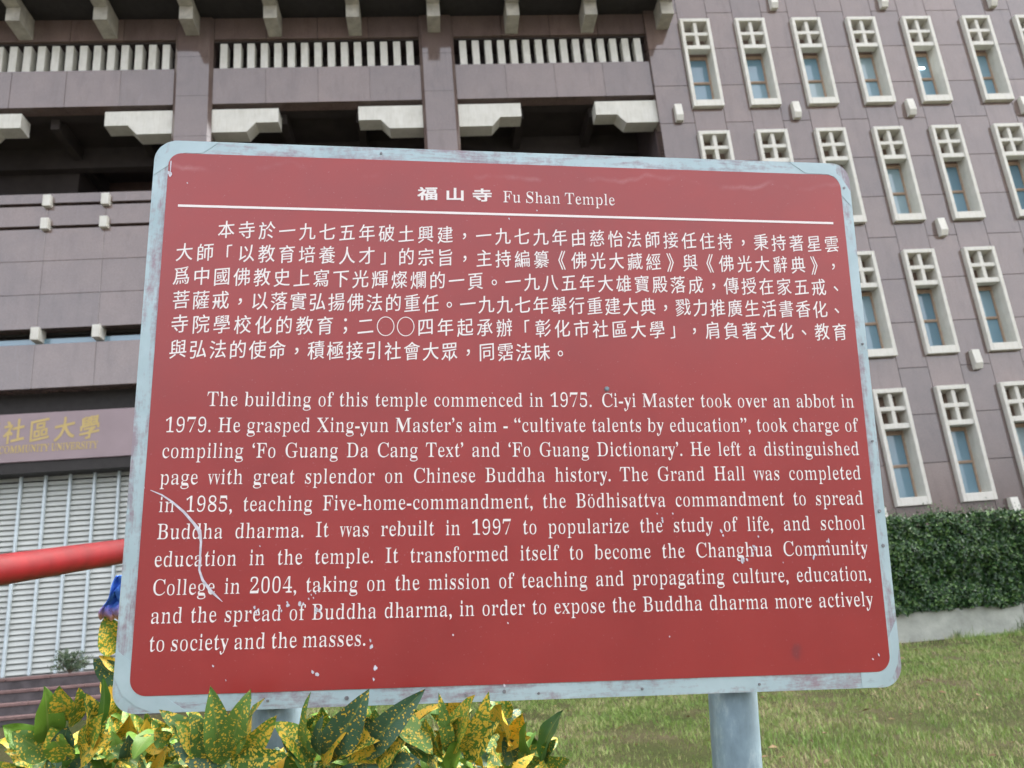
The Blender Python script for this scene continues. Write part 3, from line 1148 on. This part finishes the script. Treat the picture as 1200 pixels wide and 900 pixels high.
for i in range(len(pts) - 1):
    mb.add([(*p[:1], -0.0026, p[1] + L_) for p in (lft[i], lft[i + 1], rgt[i + 1], rgt[i])], [(0, 1, 2, 3)])
mb.build("scratch", MAT["chip"], panel)
CHIPS = [(-0.5027, -0.2672, 4), (-0.397, -0.3555, 5), (-0.3894, -0.3478, 6), (-0.4005, -0.3641, 5), (-0.5005, -0.3841, 9), (-0.4617, -0.3866, 7), (-0.4465, -0.3761, 7),
         (-0.4262, -0.375, 8), (-0.4093, -0.3661, 5), (-0.4048, -0.3584, 5), (-0.3945, -0.385, 10), (-0.2905, -0.4537, 9), (-0.2835, -0.492, 9), (-0.2863, -0.513, 6),
         (-0.3893, -0.5009, 9), (-0.5526, -0.5063, 5), (-0.5767, -0.4804, 5), (0.3984, -0.2523, 8), (0.4386, -0.3083, 11), (0.4741, -0.2635, 6), (0.4619, -0.2819, 8),
         (0.4607, -0.2969, 7), (0.6208, -0.2741, 8), (0.5872, -0.3041, 8), (0.5216, -0.3147, 4), (0.2784, -0.2288, 7), (0.268, -0.2150, 4), (0.3, -0.2155, 4), (-0.043, -0.5312, 6), (-0.0348, -0.4184, 5),
         (-0.1391, -0.4377, 4), (-0.7181, 0.4860, 10), (-0.6805, 0.4645, 4), (0.6905, -0.505, 5), (0.7035, -0.497, 6), (0.04, 0.4255, 4), (-0.02, 0.405, 4), (-0.72, -0.1555, 3), (0.28, -0.4515, 4), (-0.06, 0.0290, 3)]
mb = MB()
for u, w, r in CHIPS:
    for q in range(3 if r > 6 else 1):
        uu, ww = u + rs.uniform(-1, 1) * 0.0005 * r * q, w + rs.uniform(-1, 1) * 0.0006 * r * q
        n = 7
        a0 = rs.random() * 6
        el = rs.uniform(0.45, 0.9)
        vs = []
        for k in range(n):
            an = 2 * math.pi * k / n
            rr = r * 0.00052 * (0.75 if q else 1) * rs.uniform(0.55, 1.2)
            vs.append((uu + math.cos(an + 0.3) * rr * el, -0.0027 - 0.00003 * q, ww + L_ + math.sin(an) * rr))
        mb.add(vs, [tuple(range(n))])
mb.add([(-0.7157 + x, -0.0026, L_ + 0.50 + y) for x, y in ((-0.0008, -0.014), (0.0008, -0.014), (0.0012, 0.012), (-0.0012, 0.012))], [(0, 1, 2, 3)])
mb.build("paint_chips", MAT["chip"], panel)
# screws on the edge and a bolt through the sheet
SCREWS = [(0.1762, 0.0387, 0.006, -0.0016), (-0.335, -0.5445, 0.0045, 0), (-0.575, -0.547, 0.003, 0), (-0.477, -0.5445, 0.003, 0), (-0.043, -0.5425, 0.004, 0), (0.022, -0.548, 0.003, 0), (0.222, -0.546, 0.003, 0),
          (0.735, 0.500, 0.0035, 0), (0.738, -0.215, 0.004, 0), (0.738, -0.285, 0.004, 0), (0.455, -0.545, 0.003, 0), (-0.115, -0.5465, 0.0032, 0), (-0.29, 0.5460, 0.003, 0), (0.74, 0.14, 0.003, 0), (0.739, -0.07, 0.003, 0)]
for u, w, r, yy in SCREWS:
    mb = MB()
    mb.tube([(u, yy - 0.0022, w + L_), (u, yy + 0.001, w + L_)], [r * 0.8, r], 10)
    mb.build("screw", MAT["screw"], panel)
mb = MB()
mb.tube([(0.1762, -0.0050, L_ + 0.0387), (0.1762, -0.0028, L_ + 0.0387)], [0.0028, 0.0034], 8)
mb.build("screw", MAT["zinc"], panel)
# two round posts behind the panel
for u in (0.4290, -0.4700):
    mb = MB()
    n = 28
    mb.tube([(u, 0.0805, -0.25), (u, 0.0805, L_ + 0.50)], 0.0485, n)
    mb.build("post", MAT["zinc"], sign, smooth=False)
for o in sign.children:
    if o.name.startswith("post"):
        for p in o.data.polygons:
            p.use_smooth = len(p.vertices) == 4
# clamps holding the panel to the posts
for u in (0.4290, -0.4700):
    for w in (0.36, -0.40):
        mb = MB()
        mb.box(u - 0.075, u + 0.075, 0.0302, 0.0345, L_ + w - 0.02, L_ + w + 0.02)
        mb.build("clamp", MAT["zinc"], sign)

# ================================================================== red railing behind the sign
ra = V3(-1.297, 2.562, 0.297); rb = V3(-1.204, 3.252, 0.414)
dr = (rb - ra).normalized()
p0 = ra - dr * 1.4
p1 = rb + dr * 2.0
foot1 = Vector((p1.x, p1.y, EYE + gz(p1.x, p1.y) - 0.1))
foot0 = Vector((p0.x, p0.y, EYE + gz(p0.x, p0.y) - 0.1))
rail = empty("red_railing", (p1.x, p1.y, EYE + gz(p1.x, p1.y)))
tag(rail, "thick glossy red pipe rail rising past the left edge of the sign", "railing")
mb = MB()
n = 24
pp = [p0 + (p1 - p0) * t for t in (0, 0.2, 0.4, 0.6, 0.8, 0.96)] + [p1 + Vector((0, 0, -0.03)), p1 + Vector((0, 0, -0.1))]
mb.tube(pp, 0.046, n)
mb.build("handrail", MAT["redpaint"], rail, rail.location, smooth=True)
for f, t in ((foot0, p0 + dr * 0.1), (foot1, p1 + Vector((0, 0, -0.09)))):
    mb = MB()
    mb.tube([(t.x, t.y, f.z), (t.x, t.y, t.z)], 0.042, 20)
    mb.build("post", MAT["redpaint"], rail, rail.location, smooth=True)

# cloth caught on the tall croton, half hidden by the sign
mb = MB()
rows, cols = 14, 9
c_top = V3(-0.756, 2.042, 0.204); c_bot = V3(-0.794, 2.093, 0.116)
for r in range(rows):
    t = r / (rows - 1)
    c = c_top.lerp(c_bot, t)
    wd = 0.010 + 0.019 * t ** 0.8
    for k in range(cols):
        s = k / (cols - 1) - 0.5
        mb.v.append((c.x + s * wd * 1.7 + 0.006 * math.sin(9 * t + 5 * s), c.y + 0.02 * math.sin(s * 17 + t * 2.0) * (0.3 + t) + 0.006 * math.sin(t * 12), c.z + 0.012 * math.sin(s * 14) * t))
for r in range(rows - 1):
    for k in range(cols - 1):
        a = r * cols + k
        mb.f.append((a, a + 1, a + cols + 1, a + cols))
cl = mb.build("cloth", MAT["cloth"], smooth=True)
so = cl.modifiers.new("thickness", 'SOLIDIFY'); so.thickness = 0.004
tag(cl, "small blue and pink bundle of cloth half hidden behind the sign's left edge", "cloth")

# ================================================================== steps, retaining wall, hedge
st = empty("entrance_steps", V3(-14, 13.2, -0.66))
tag(st, "dark stone steps with reddish tread edges in front of the louvred shutter", "steps")
for k in range(4):
    zt, yf = -0.045 - 0.165 * k, 13.2 - 0.30 * k
    mb = MB()
    mb.box(-30, -2.6, yf, 13.5, Z(zt - 0.165 if k < 3 else -1.0), Z(zt - 0.045))
    mb.build("riser", MAT["step"], st, st.location)
    mb = MB()
    x = -30.0
    while x < -2.6:
        L = 0.62
        mb.bevbox(x, min(x + L, -2.6) - 0.006, yf - 0.02 + rs.uniform(0, 0.008), 13.5 if k == 0 else yf + 0.33, Z(zt - 0.045) + 0.001, Z(zt) + rs.uniform(-0.003, 0.003), 0.006)
        x += L
    mb.build("tread", MAT["nosing"], st, st.location)

wall = None
mb = MB()
xw = 1.2
while xw < 34:
    mb.bevbox(xw, xw + 7.995, 12.86 + rs.uniform(-0.004, 0.004), 13.2, Z(-1.0), Z(-0.20), 0.012)
    xw += 8.0
wall = mb.build("retaining_wall", MAT["concrete"], None)
tag(wall, "low whitish concrete retaining wall between the lawn and the hedge", "wall")


def leaf_cloud(name, mat, parent, origin, items):
    """items: (centre, normal, up, length, width) -> small folded leaves in one mesh"""
    mb = MB()
    for c, nrm, up, L, W in items:
        s = up.cross(nrm)
        if s.length < 1e-4: continue
        s.normalize()
        b = c - up * L * 0.5
        f = nrm * W * 0.25
        mb.add([b, c - up * L * 0.12 + s * W * 0.5 + f, c + up * L * 0.5, c - up * L * 0.12 - s * W * 0.5 + f, c - up * L * 0.05],
               [(0, 1, 4), (1, 2, 4), (0, 4, 3), (4, 2, 3)])
    return mb.build(name, MAT[mat], parent, origin)


hd = empty("hedge", V3(9, 13.3, -0.2))
tag(hd, "clipped dark green leafy hedge growing along the concrete retaining wall", "hedge")
rh = random.Random(11)
HX0, HX1 = 2.4, 20.0
from mathutils import noise as mnoise
items = []


def hedge_front(x, z):
    return 12.80 + 0.15 * mnoise.noise(Vector((x * 1.6, z * 2.2, 0.0))) + 0.12 * mnoise.noise(Vector((x * 5.0, z * 6.0, 3.0)))


def hedge_top(x):
    return 1.27 - 0.012 * (x - 7.3) + 0.06 * mnoise.noise(Vector((x * 2.0, 0, 7.0))) + 0.035 * mnoise.noise(Vector((x * 7.0, 0, 2.0)))


def hedge_bot(x):
    return -0.20 - 0.16 * max(0.0, mnoise.noise(Vector((x * 1.5, 5.0, 1.0))) - 0.02) * 3.0 + 0.03 * mnoise.noise(Vector((x * 6, 0, 0)))


def rvec(r, k=1.0):
    return Vector((r.gauss(0, k), r.gauss(0, k), r.gauss(0, k)))


x_dense0, x_dense1 = 5.6, 12.5
for i in range(42000):
    x = rh.uniform(x_dense0, x_dense1) if i < 27000 else rh.uniform(HX0, HX1)
    t = rh.random()
    if t < 0.85:
        z0, z1 = hedge_bot(x), hedge_top(x)
        z = z0 + (z1 - z0) * rh.random()
        y = hedge_front(x, z) + abs(rh.gauss(0, 0.07)) - 0.02
        if z < -0.2: y = min(y, 12.84) - 0.01
        nb = Vector((0, -1, 0.25))
    else:
        z = hedge_top(x) + rh.gauss(0.0, 0.025)
        y = 12.84 + rh.random() * 0.8
        nb = Vector((0, -0.3, 1))
    nrm = (nb + rvec(rh, 0.55)).normalized()
    up = (rvec(rh, 0.7) + Vector((0, -0.2, 0.35)))
    up = (up - nrm * up.dot(nrm)).normalized()
    L = rh.uniform(0.045, 0.095) * (1.0 if x_dense0 < x < x_dense1 else 1.75)
    items.append((V3(x, y, z), nrm, up, L, L * rh.uniform(0.5, 0.7)))
for i in range(700):                         # shoots above the clipped top
    x = rh.uniform(x_dense0, x_dense1)
    h0 = hedge_top(x)
    y = 12.85 + rh.random() * 0.5
    hh = abs(rh.gauss(0, 0.10))
    for k in range(4):
        up = (Vector((rh.gauss(0, 0.5), rh.gauss(0, 0.5), 1))).normalized()
        nrm = (Vector((0, -1, 0.4)) + rvec(rh, 0.5)); nrm = (nrm - up * nrm.dot(up)).normalized()
        items.append((V3(x + rh.gauss(0, 0.015), y, h0 + hh * k / 3), nrm, up, rh.uniform(0.03, 0.055), rh.uniform(0.014, 0.026)))
leaf_cloud("foliage", "hedge", hd, hd.location, items)
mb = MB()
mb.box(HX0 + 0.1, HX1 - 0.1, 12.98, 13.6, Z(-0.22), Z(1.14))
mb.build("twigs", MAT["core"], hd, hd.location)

# small shrub on the forecourt
sb = empty("small_shrub", V3(-6.1, 14.5, -0.05))
tag(sb, "small feathery dark green shrub standing in front of the louvred shutter", "shrub")
items = []
rq = random.Random(21)
stems = MB()
for k in range(26):
    an = rq.random() * 6.28
    tip = Vector((math.cos(an) * rq.uniform(0.02, 0.42), math.sin(an) * rq.uniform(0.02, 0.25), rq.uniform(0.12, 0.50)))
    tip.z *= 1.0 - 0.55 * min(1, Vector((tip.x, tip.y)).length / 0.45)
    stems.tube([sb.location, sb.location + tip * 0.55 + Vector((0, 0, 0.05)), sb.location + tip], [0.008, 0.005, 0.002], 5)
    for m in range(26):
        t = rq.uniform(0.3, 1.05)
        c = sb.location + tip * t + Vector((0, 0, 0.05 * (1 - t))) + rvec(rq, 0.022)
        nrm = (Vector((0, -1, 0.4)) + rvec(rq, 0.6)).normalized()
        up = rvec(rq, 1.0) + tip.normalized(); up = (up - nrm * up.dot(nrm)).normalized()
        items.append((c, nrm, up, rq.uniform(0.05, 0.085), rq.uniform(0.014, 0.024)))
leaf_cloud("foliage", "shrubleaf", sb, sb.location, items)
stems.build("stem", MAT["bark"], sb, sb.location)

# weeds at the foot of the retaining wall
for (wx, label, hh, nb) in ((9.05, "taller tuft of thin dark weed blades against the concrete wall, near the picture's right edge", 0.30, 26),
                            (7.95, "short leafy weed at the foot of the concrete wall beside the sign", 0.17, 18)):
    mb = MB()
    wy = 12.80
    for k in range(nb):
        bx, by = wx + rq.gauss(0, 0.07), wy - abs(rq.gauss(0, 0.02))
        bz_ = gz(bx, by) - 0.02
        h = hh * rq.uniform(0.5, 1.1)
        lx, ly = rq.gauss(0, 0.35) * h, -abs(rq.gauss(0, 0.2)) * h
        w = 0.006
        a_ = [V3(bx - w, by, bz_), V3(bx + w, by, bz_), V3(bx + lx * 0.45 + w * 0.8, by + ly * 0.4, bz_ + h * 0.6), V3(bx + lx * 0.45 - w * 0.8, by + ly * 0.4, bz_ + h * 0.6), V3(bx + lx, by + ly, bz_ + h)]
        mb.add(a_, [(0, 1, 2, 3), (3, 2, 4)])
    o = mb.build("weed_tuft", MAT["weed"])
    tag(o, label, "weed")

# ================================================================== lawn grass
def make_grass():
    r = random.Random(77)
    vs, fs = [], []
    def blade(x, y, h, w, lean):
        z = gz(x, y) + EYE - 0.005
        an = r.random() * 6.2832
        ca, sa = math.cos(an) * w, math.sin(an) * w * 0.6
        lx, ly = r.gauss(0, lean) * h, r.gauss(0, lean) * h
        n = len(vs)
        vs.extend([(x - ca, y - sa, z), (x + ca, y + sa, z),
                   (x + lx * 0.4 + ca * 0.7, y + ly * 0.4 + sa * 0.7, z + h * 0.6), (x + lx * 0.4 - ca * 0.7, y + ly * 0.4 - sa * 0.7, z + h * 0.6),
                   (x + lx, y + ly, z + h * 0.95)])
        fs.extend([(n, n + 1, n + 2, n + 3), (n + 3, n + 2, n + 4)])
    cnt = 0
    while cnt < 150000:
        d = 2.2 + (10.65) * r.random() ** 0.8
        x = r.uniform(-0.8 - 0.10 * d, 1.6 + 0.95 * d)
        y = d
        dens = mnoise.noise(Vector((x * 0.9, y * 0.9, 2.0))) + 0.6 * mnoise.noise(Vector((x * 2.7, y * 2.7, 5.0)))
        cnt += 1
        if dens < -0.25 and r.random() < 0.75: continue
        h = r.uniform(0.024, 0.056) * (1.0 + 0.5 * max(-0.6, dens))
        if r.random() < 0.06: h *= 1.7
        if y > 12.2 and r.random() < 0.35: h *= 1.9          # uncut along the wall
        if mnoise.noise(Vector((x * 1.3, y * 1.3, 9.0))) > 0.42: h *= 1.5   # taller tufts
        blade(x, y, h, 0.0017 + 0.00017 * d, 0.42)
    me = bpy.data.meshes.new("grass")
    me.from_pydata(vs, [], fs)
    me.materials.append(MAT["grass"])
    o = bpy.data.objects.new("grass", me)
    COL.objects.link(o)
    tag(o, "short patchy green and straw coloured grass of the sloping lawn", "grass", kind="stuff")


make_grass()


def make_litter():
    r = random.Random(9)
    mb = MB()
    for k in range(420):
        d = 2.4 + 10.3 * r.random() ** 0.8
        x = r.uniform(-0.6 - 0.1 * d, 1.6 + 0.9 * d)
        s = r.uniform(0.02, 0.045)
        an = r.random() * 6.28
        c = V3(x, d, gz(x, d) + r.uniform(0.012, 0.045))
        u = Vector((math.cos(an), math.sin(an), r.uniform(-0.4, 0.4))) * s
        v = Vector((-math.sin(an), math.cos(an), r.uniform(-0.6, 0.6))) * s * 0.35
        n = Vector((0, 0, 0.25 * s))
        mb.add([c - u, c - v * 1.0 + n, c + u, c + v + n * 0.6, c - n * 0.3], [(0, 1, 4), (1, 2, 4), (2, 3, 4), (3, 0, 4)])
    o = mb.build("fallen_leaves", MAT["litter"])
    tag(o, "small dry brown leaves scattered over the lawn", "leaves", kind="stuff")


make_litter()

# ================================================================== croton shrubs round the foot of the sign
KIND = {0: (0.02, 0.15, 0.35), 1: (0.16, 0.25, 0.1), 2: (-0.42, 0.1, 0.0), 3: (-0.05, 0.2, 1.0), 4: (0.34, 0.5, 0.0), 5: (-0.22, 0.0, 0.5)}


def croton_leaf(store, base, tip, width, kind, r, droop=0.10):
    base, tip = Vector(base), Vector(tip)
    ax = tip - base
    L = ax.length
    d = ax / L
    view = (base - Vector((0, 0, EYE))).normalized()
    nrm = -view + rvec(r, 0.38) + Vector((0, 0, 0.35))
    nrm = (nrm - d * nrm.dot(d)).normalized()
    s = d.cross(nrm).normalized()
    nu, nv = 7, 11
    vs, uvs, ribs = [], [], []
    wav = r.random() * 6
    wa = r.uniform(0.02, 0.07)
    off = (r.random() * 50, r.random() * 50)
    fold = r.uniform(0.15, 0.42)
    tw = r.gauss(0, 0.25)
    for j in range(nv):
        t = j / (nv - 1)
        wv = math.sin(math.pi * min(1.0, t ** 0.82)) ** 0.75 * (1 - 0.18 * t)
        wv = max(wv, 0.07 if t < 0.5 else 0.0)
        c = base + d * (L * t) - nrm * (droop * L * (2 * t - 1) ** 2) + nrm * droop * L
        st_ = s * math.cos(tw * t) + nrm * math.sin(tw * t)
        nn = nrm * math.cos(tw * t) - s * math.sin(tw * t)
        for i in range(nu):
            q = i / (nu - 1) * 2 - 1
            p = c + st_ * (q * width * 0.5 * wv) + nn * (abs(q) * width * 0.5 * wv * fold + wa * width * math.sin(t * 13 + wav + q * 2) * q)
            vs.append(p)
            uvs.append((off[0] + q * width * wv * 0.5 * 185, off[1] + t * L * 185))
            ribs.append((i / (nu - 1), t))
    n0 = len(store["v"])
    store["v"].extend(vs)
    for j in range(nv - 1):
        for i in range(nu - 1):
            a = j * nu + i
            idx = (a, a + 1, a + nu + 1, a + nu)
            store["f"].append(tuple(n0 + k for k in idx))
            store["uv"].extend([uvs[k] for k in idx])
            store["rib"].extend([ribs[k] for k in idx])
            kc = store["kc"]
            kc.extend([kind] * 4)


def build_croton(label, centre, leaves, seed, nfill, spread=0.15, ztop=0.0, yback=0.0):
    r = random.Random(seed)
    cx, cy, cz = centre
    gx, gy = cx + r.uniform(-0.05, 0.05), cy + 0.10 + yback
    g0 = V3(gx, gy, gz(gx, gy))
    root = empty("croton_shrub", g0)
    tag(root, label, "shrub", "crotons around the foot of the sign")
    store = dict(v=[], f=[], uv=[], rib=[], kc=[])
    head = V3(cx, cy + 0.07 + yback * 0.6, cz)
    for b, t, w, k in leaves:
        kk = KIND[k]
        kk = (kk[0] + r.uniform(-0.05, 0.05), min(1, max(0, kk[1] + r.uniform(-0.15, 0.2))), kk[2])
        croton_leaf(store, (b[0], b[1], b[2] + EYE), (t[0], t[1], t[2] + EYE), w * 1.25, kk, r, r.uniform(0.03, 0.14))
    for q in range(nfill):
        an = r.random() * 6.283
        el = r.uniform(-0.1, 1.2)
        lv = r.random()
        base = head + Vector((r.uniform(-1, 1) * spread * 0.55, r.uniform(-0.03, 0.16), 0.0 - 0.26 * lv))
        d = Vector((math.cos(an) * math.cos(el), math.sin(an) * math.cos(el) * 0.8 + 0.15, math.sin(el)))
        L = r.uniform(0.055, 0.105)
        tip = base + d * L
        lim = cz + EYE + ztop
        if tip.z > lim: tip.z = lim - r.random() * 0.03
        k = r.choice([0, 0, 0, 1, 1, 1, 3, 4, 2, 2])
        kk = KIND[k]
        kk = (kk[0] + r.uniform(-0.08, 0.08), min(1, max(0, kk[1] + r.uniform(-0.1, 0.2))), kk[2])
        croton_leaf(store, base, tip, r.uniform(0.024, 0.042), kk, r, r.uniform(0.05, 0.22))
    me = bpy.data.meshes.new("foliage")
    me.from_pydata([tuple(Vector(v) - g0) for v in store["v"]], [], store["f"])
    me.materials.append(MAT["croton"])
    uvl = me.uv_layers.new(name="UVMap")
    uvl.data.foreach_set("uv", [c for p in store["uv"] for c in p])
    ul2 = me.uv_layers.new(name="rib")
    ul2.data.foreach_set("uv", [c for p in store["rib"] for c in p])
    ca = me.attributes.new("kind_col", 'FLOAT_COLOR', 'CORNER')
    ca.data.foreach_set("color", [c for p in store["kc"] for c in (*p, 1.0)])
    me.polygons.foreach_set("use_smooth", [True] * len(me.polygons))
    o = bpy.data.objects.new("foliage", me)
    COL.objects.link(o); o.parent = root
    mb = MB()
    mb.tube([g0 + Vector((0, 0, -0.05)), g0.lerp(head, 0.5) + Vector((r.uniform(-0.03, 0.03), 0, 0)), head + Vector((0, 0.02, -0.06))], [0.016, 0.013, 0.008], 8)
    for q in range(3):
        bq = g0.lerp(head, r.uniform(0.3, 0.6))
        mb.tube([bq, bq + Vector((r.uniform(-0.12, 0.12), r.uniform(-0.03, 0.1), 0.25)), head + Vector((r.uniform(-0.1, 0.1), r.uniform(0, 0.1), -0.12))], [0.010, 0.008, 0.005], 6)
    mb.build("stem", MAT["bark"], root, g0, smooth=True)
    return root


CROTONS = [
    ([-0.394, 1.57, -0.176], [
         ([-0.403, 1.603, -0.179], [-0.41, 1.531, -0.045], 0.044, 0) ,
         ([-0.393, 1.598, -0.166], [-0.341, 1.528, -0.057], 0.041, 0) ,
         ([-0.42, 1.602, -0.171], [-0.5, 1.551, -0.078], 0.038, 0) ,
         ([-0.412, 1.598, -0.16], [-0.448, 1.548, -0.087], 0.038, 0) ,
         ([-0.383, 1.599, -0.174], [-0.298, 1.538, -0.103], 0.038, 1) ,
         ([-0.403, 1.603, -0.179], [-0.48, 1.566, -0.136], 0.044, 3) ,
         ([-0.391, 1.601, -0.177], [-0.282, 1.556, -0.169], 0.038, 1) ,
         ([-0.356, 1.589, -0.15], [-0.317, 1.53, -0.073], 0.026, 1) ,
         ([-0.428, 1.603, -0.17], [-0.474, 1.554, -0.099], 0.044, 1) ,
         ([-0.409, 1.604, -0.18], [-0.445, 1.554, -0.108], 0.044, 0) ,
    ]),
    ([-0.238, 1.585, -0.192], [
         ([-0.252, 1.618, -0.192], [-0.243, 1.549, -0.071], 0.022, 0) ,
         ([-0.239, 1.613, -0.182], [-0.222, 1.558, -0.109], 0.022, 3) ,
         ([-0.23, 1.614, -0.187], [-0.141, 1.539, -0.075], 0.057, 3) ,
         ([-0.257, 1.617, -0.188], [-0.314, 1.569, -0.116], 0.045, 1) ,
         ([-0.234, 1.618, -0.197], [-0.177, 1.561, -0.132], 0.033, 4) ,
         ([-0.252, 1.619, -0.195], [-0.298, 1.578, -0.148], 0.039, 0) ,
         ([-0.223, 1.616, -0.195], [-0.127, 1.565, -0.162], 0.036, 1) ,
    ]),
    ([-0.137, 1.587, -0.199], [
         ([-0.164, 1.62, -0.194], [-0.042, 1.542, -0.082], 0.045, 3) ,
         ([-0.108, 1.594, -0.127], [-0.035, 1.576, -0.194], 0.045, 0) ,
         ([-0.14, 1.62, -0.203], [-0.075, 1.569, -0.159], 0.039, 1) ,
         ([-0.153, 1.622, -0.205], [-0.156, 1.57, -0.135], 0.039, 4) ,
         ([-0.133, 1.621, -0.208], [-0.059, 1.58, -0.201], 0.042, 3) ,
    ]),
    ([0.001, 1.599, -0.213], [
         ([-0.006, 1.628, -0.205], [-0.02, 1.564, -0.092], 0.023, 0) ,
         ([-0.005, 1.627, -0.2], [0.044, 1.56, -0.101], 0.049, 1) ,
         ([0.017, 1.625, -0.202], [0.07, 1.557, -0.098], 0.037, 1) ,
         ([-0.022, 1.63, -0.203], [-0.047, 1.58, -0.134], 0.037, 0) ,
         ([-0.003, 1.637, -0.235], [0.031, 1.583, -0.17], 0.043, 2) ,
         ([-0.031, 1.637, -0.225], [-0.089, 1.596, -0.175], 0.043, 0) ,
         ([0.021, 1.629, -0.214], [0.085, 1.571, -0.149], 0.04, 1) ,
         ([-0.018, 1.632, -0.211], [0.017, 1.574, -0.136], 0.04, 1) ,
    ]),
    ([0.115, 1.868, -0.237], [
         ([0.12, 1.894, -0.221], [0.108, 1.839, -0.14], 0.083, 4) ,
         ([0.076, 1.899, -0.224], [0.165, 1.856, -0.214], 0.036, 4) ,
         ([0.128, 1.906, -0.264], [0.108, 1.859, -0.206], 0.043, 3) ,
         ([0.097, 1.91, -0.266], [0.055, 1.857, -0.181], 0.047, 1) ,
         ([0.125, 1.902, -0.251], [0.15, 1.841, -0.163], 0.043, 4) ,
    ]),
    ([0.173, 1.808, -0.267], [
         ([0.173, 1.838, -0.264], [0.15, 1.782, -0.176], 0.04, 2) ,
         ([0.18, 1.836, -0.259], [0.228, 1.769, -0.159], 0.043, 5) ,
         ([0.187, 1.836, -0.26], [0.212, 1.788, -0.214], 0.026, 0) ,
         ([0.173, 1.838, -0.264], [0.13, 1.801, -0.231], 0.031, 0) ,
         ([0.19, 1.837, -0.265], [0.236, 1.798, -0.256], 0.028, 0) ,
    ]),
    ([-0.664, 1.602, -0.142], [
         ([-0.716, 1.632, -0.12], [-0.702, 1.57, -0.023], 0.045, 2) ,
         ([-0.68, 1.619, -0.086], [-0.675, 1.567, -0.024], 0.039, 1) ,
         ([-0.671, 1.621, -0.097], [-0.641, 1.566, -0.031], 0.033, 1) ,
         ([-0.741, 1.639, -0.132], [-0.779, 1.596, -0.083], 0.042, 2) ,
         ([-0.711, 1.639, -0.142], [-0.762, 1.598, -0.095], 0.045, 0) ,
         ([-0.637, 1.627, -0.129], [-0.631, 1.568, -0.041], 0.045, 1) ,
         ([-0.621, 1.616, -0.099], [-0.599, 1.557, -0.016], 0.022, 2) ,
         ([-0.651, 1.634, -0.147], [-0.601, 1.576, -0.076], 0.036, 1) ,
         ([-0.678, 1.638, -0.152], [-0.693, 1.589, -0.09], 0.042, 1) ,
         ([-0.659, 1.637, -0.154], [-0.591, 1.587, -0.115], 0.045, 4) ,
         ([-0.742, 1.645, -0.154], [-0.777, 1.609, -0.126], 0.045, 1) ,
         ([-0.696, 1.64, -0.151], [-0.664, 1.587, -0.092], 0.039, 3) ,
    ]),
    ([-0.79, 2.149, -0.068], [
         ([-0.805, 2.153, 0.029], [-0.81, 2.095, 0.116], 0.069, 1) ,
         ([-0.784, 2.172, -0.04], [-0.844, 2.128, 0.021], 0.049, 3) ,
         ([-0.791, 2.164, -0.012], [-0.83, 2.124, 0.027], 0.025, 4) ,
         ([-0.796, 2.192, -0.103], [-0.831, 2.142, -0.031], 0.045, 4) ,
         ([-0.812, 2.204, -0.137], [-0.79, 2.146, -0.058], 0.041, 1) ,
    ]),
    ([-0.643, 1.822, -0.179], [
         ([-0.661, 1.853, -0.174], [-0.635, 1.795, -0.095], 0.041, 4) ,
         ([-0.641, 1.854, -0.184], [-0.602, 1.795, -0.105], 0.041, 4) ,
         ([-0.672, 1.856, -0.178], [-0.675, 1.798, -0.092], 0.044, 1) ,
         ([-0.629, 1.854, -0.188], [-0.575, 1.797, -0.12], 0.041, 1) ,
         ([-0.655, 1.855, -0.182], [-0.622, 1.8, -0.116], 0.034, 0) ,
    ]),
    ([-0.147, 2.066, -0.179], [
         ([-0.165, 2.112, -0.223], [-0.174, 2.057, -0.143], 0.048, 0) ,
         ([-0.151, 2.108, -0.215], [-0.099, 2.049, -0.139], 0.052, 1) ,
         ([-0.121, 2.109, -0.227], [-0.016, 2.043, -0.148], 0.048, 4) ,
         ([-0.181, 2.114, -0.222], [-0.243, 2.061, -0.133], 0.048, 3) ,
         ([-0.343, 2.132, -0.228], [-0.254, 2.068, -0.151], 0.056, 0) ,
         ([0.002, 2.088, -0.198], [0.034, 2.037, -0.144], 0.06, 4) ,
    ]),
    ([-0.57, 2.056, -0.145], [
         ([-0.62, 2.104, -0.182], [-0.594, 2.053, -0.128], 0.047, 4) ,
         ([-0.572, 2.106, -0.204], [-0.516, 2.045, -0.127], 0.051, 0) ,
         ([-0.651, 2.112, -0.198], [-0.679, 2.06, -0.121], 0.047, 1) ,
         ([-0.503, 2.098, -0.201], [-0.442, 2.038, -0.129], 0.047, 4) ,
    ]),
]
CLAB = ["yellow speckled croton under the sign with two broad green leaves overlapping its bottom edge",
        "speckled croton in front of the sign's left post with one narrow upright leaf",
        "speckled croton whose long grey green leaf points right across the sign's bottom edge",
        "croton with pale yellow upright leaves at the right end of the row under the sign",
        "croton with a wide orange and yellow leaf standing just behind the board's bottom edge",
        "low croton seedling with plain fresh green leaves beside the lawn, right of the row",
        "croton at the far left with a plain light green leaf standing upright",
        "tall croton behind the sign with leaves showing along its left edge",
        "croton with mustard leaves tucked under the sign's lower left corner",
        "croton in the shade behind the board, right of the board's left post",
        "croton in the shade behind the board, between its left post and its lower left corner"]
CFILL = [(120, 0.18, 0.015), (120, 0.18, 0.015), (110, 0.16, 0.015), (110, 0.17, 0.015), (70, 0.12, 0.01), (10, 0.05, -0.02), (230, 0.30, 0.03), (16, 0.06, 0.02), (110, 0.20, 0.035), (150, 0.55, 0.06), (90, 0.42, 0.06)]
for i, (c, lv) in enumerate(CROTONS):
    nf, spd, zt = CFILL[i]
    build_croton(CLAB[i], c, lv, 100 + i, nf, spd, zt)
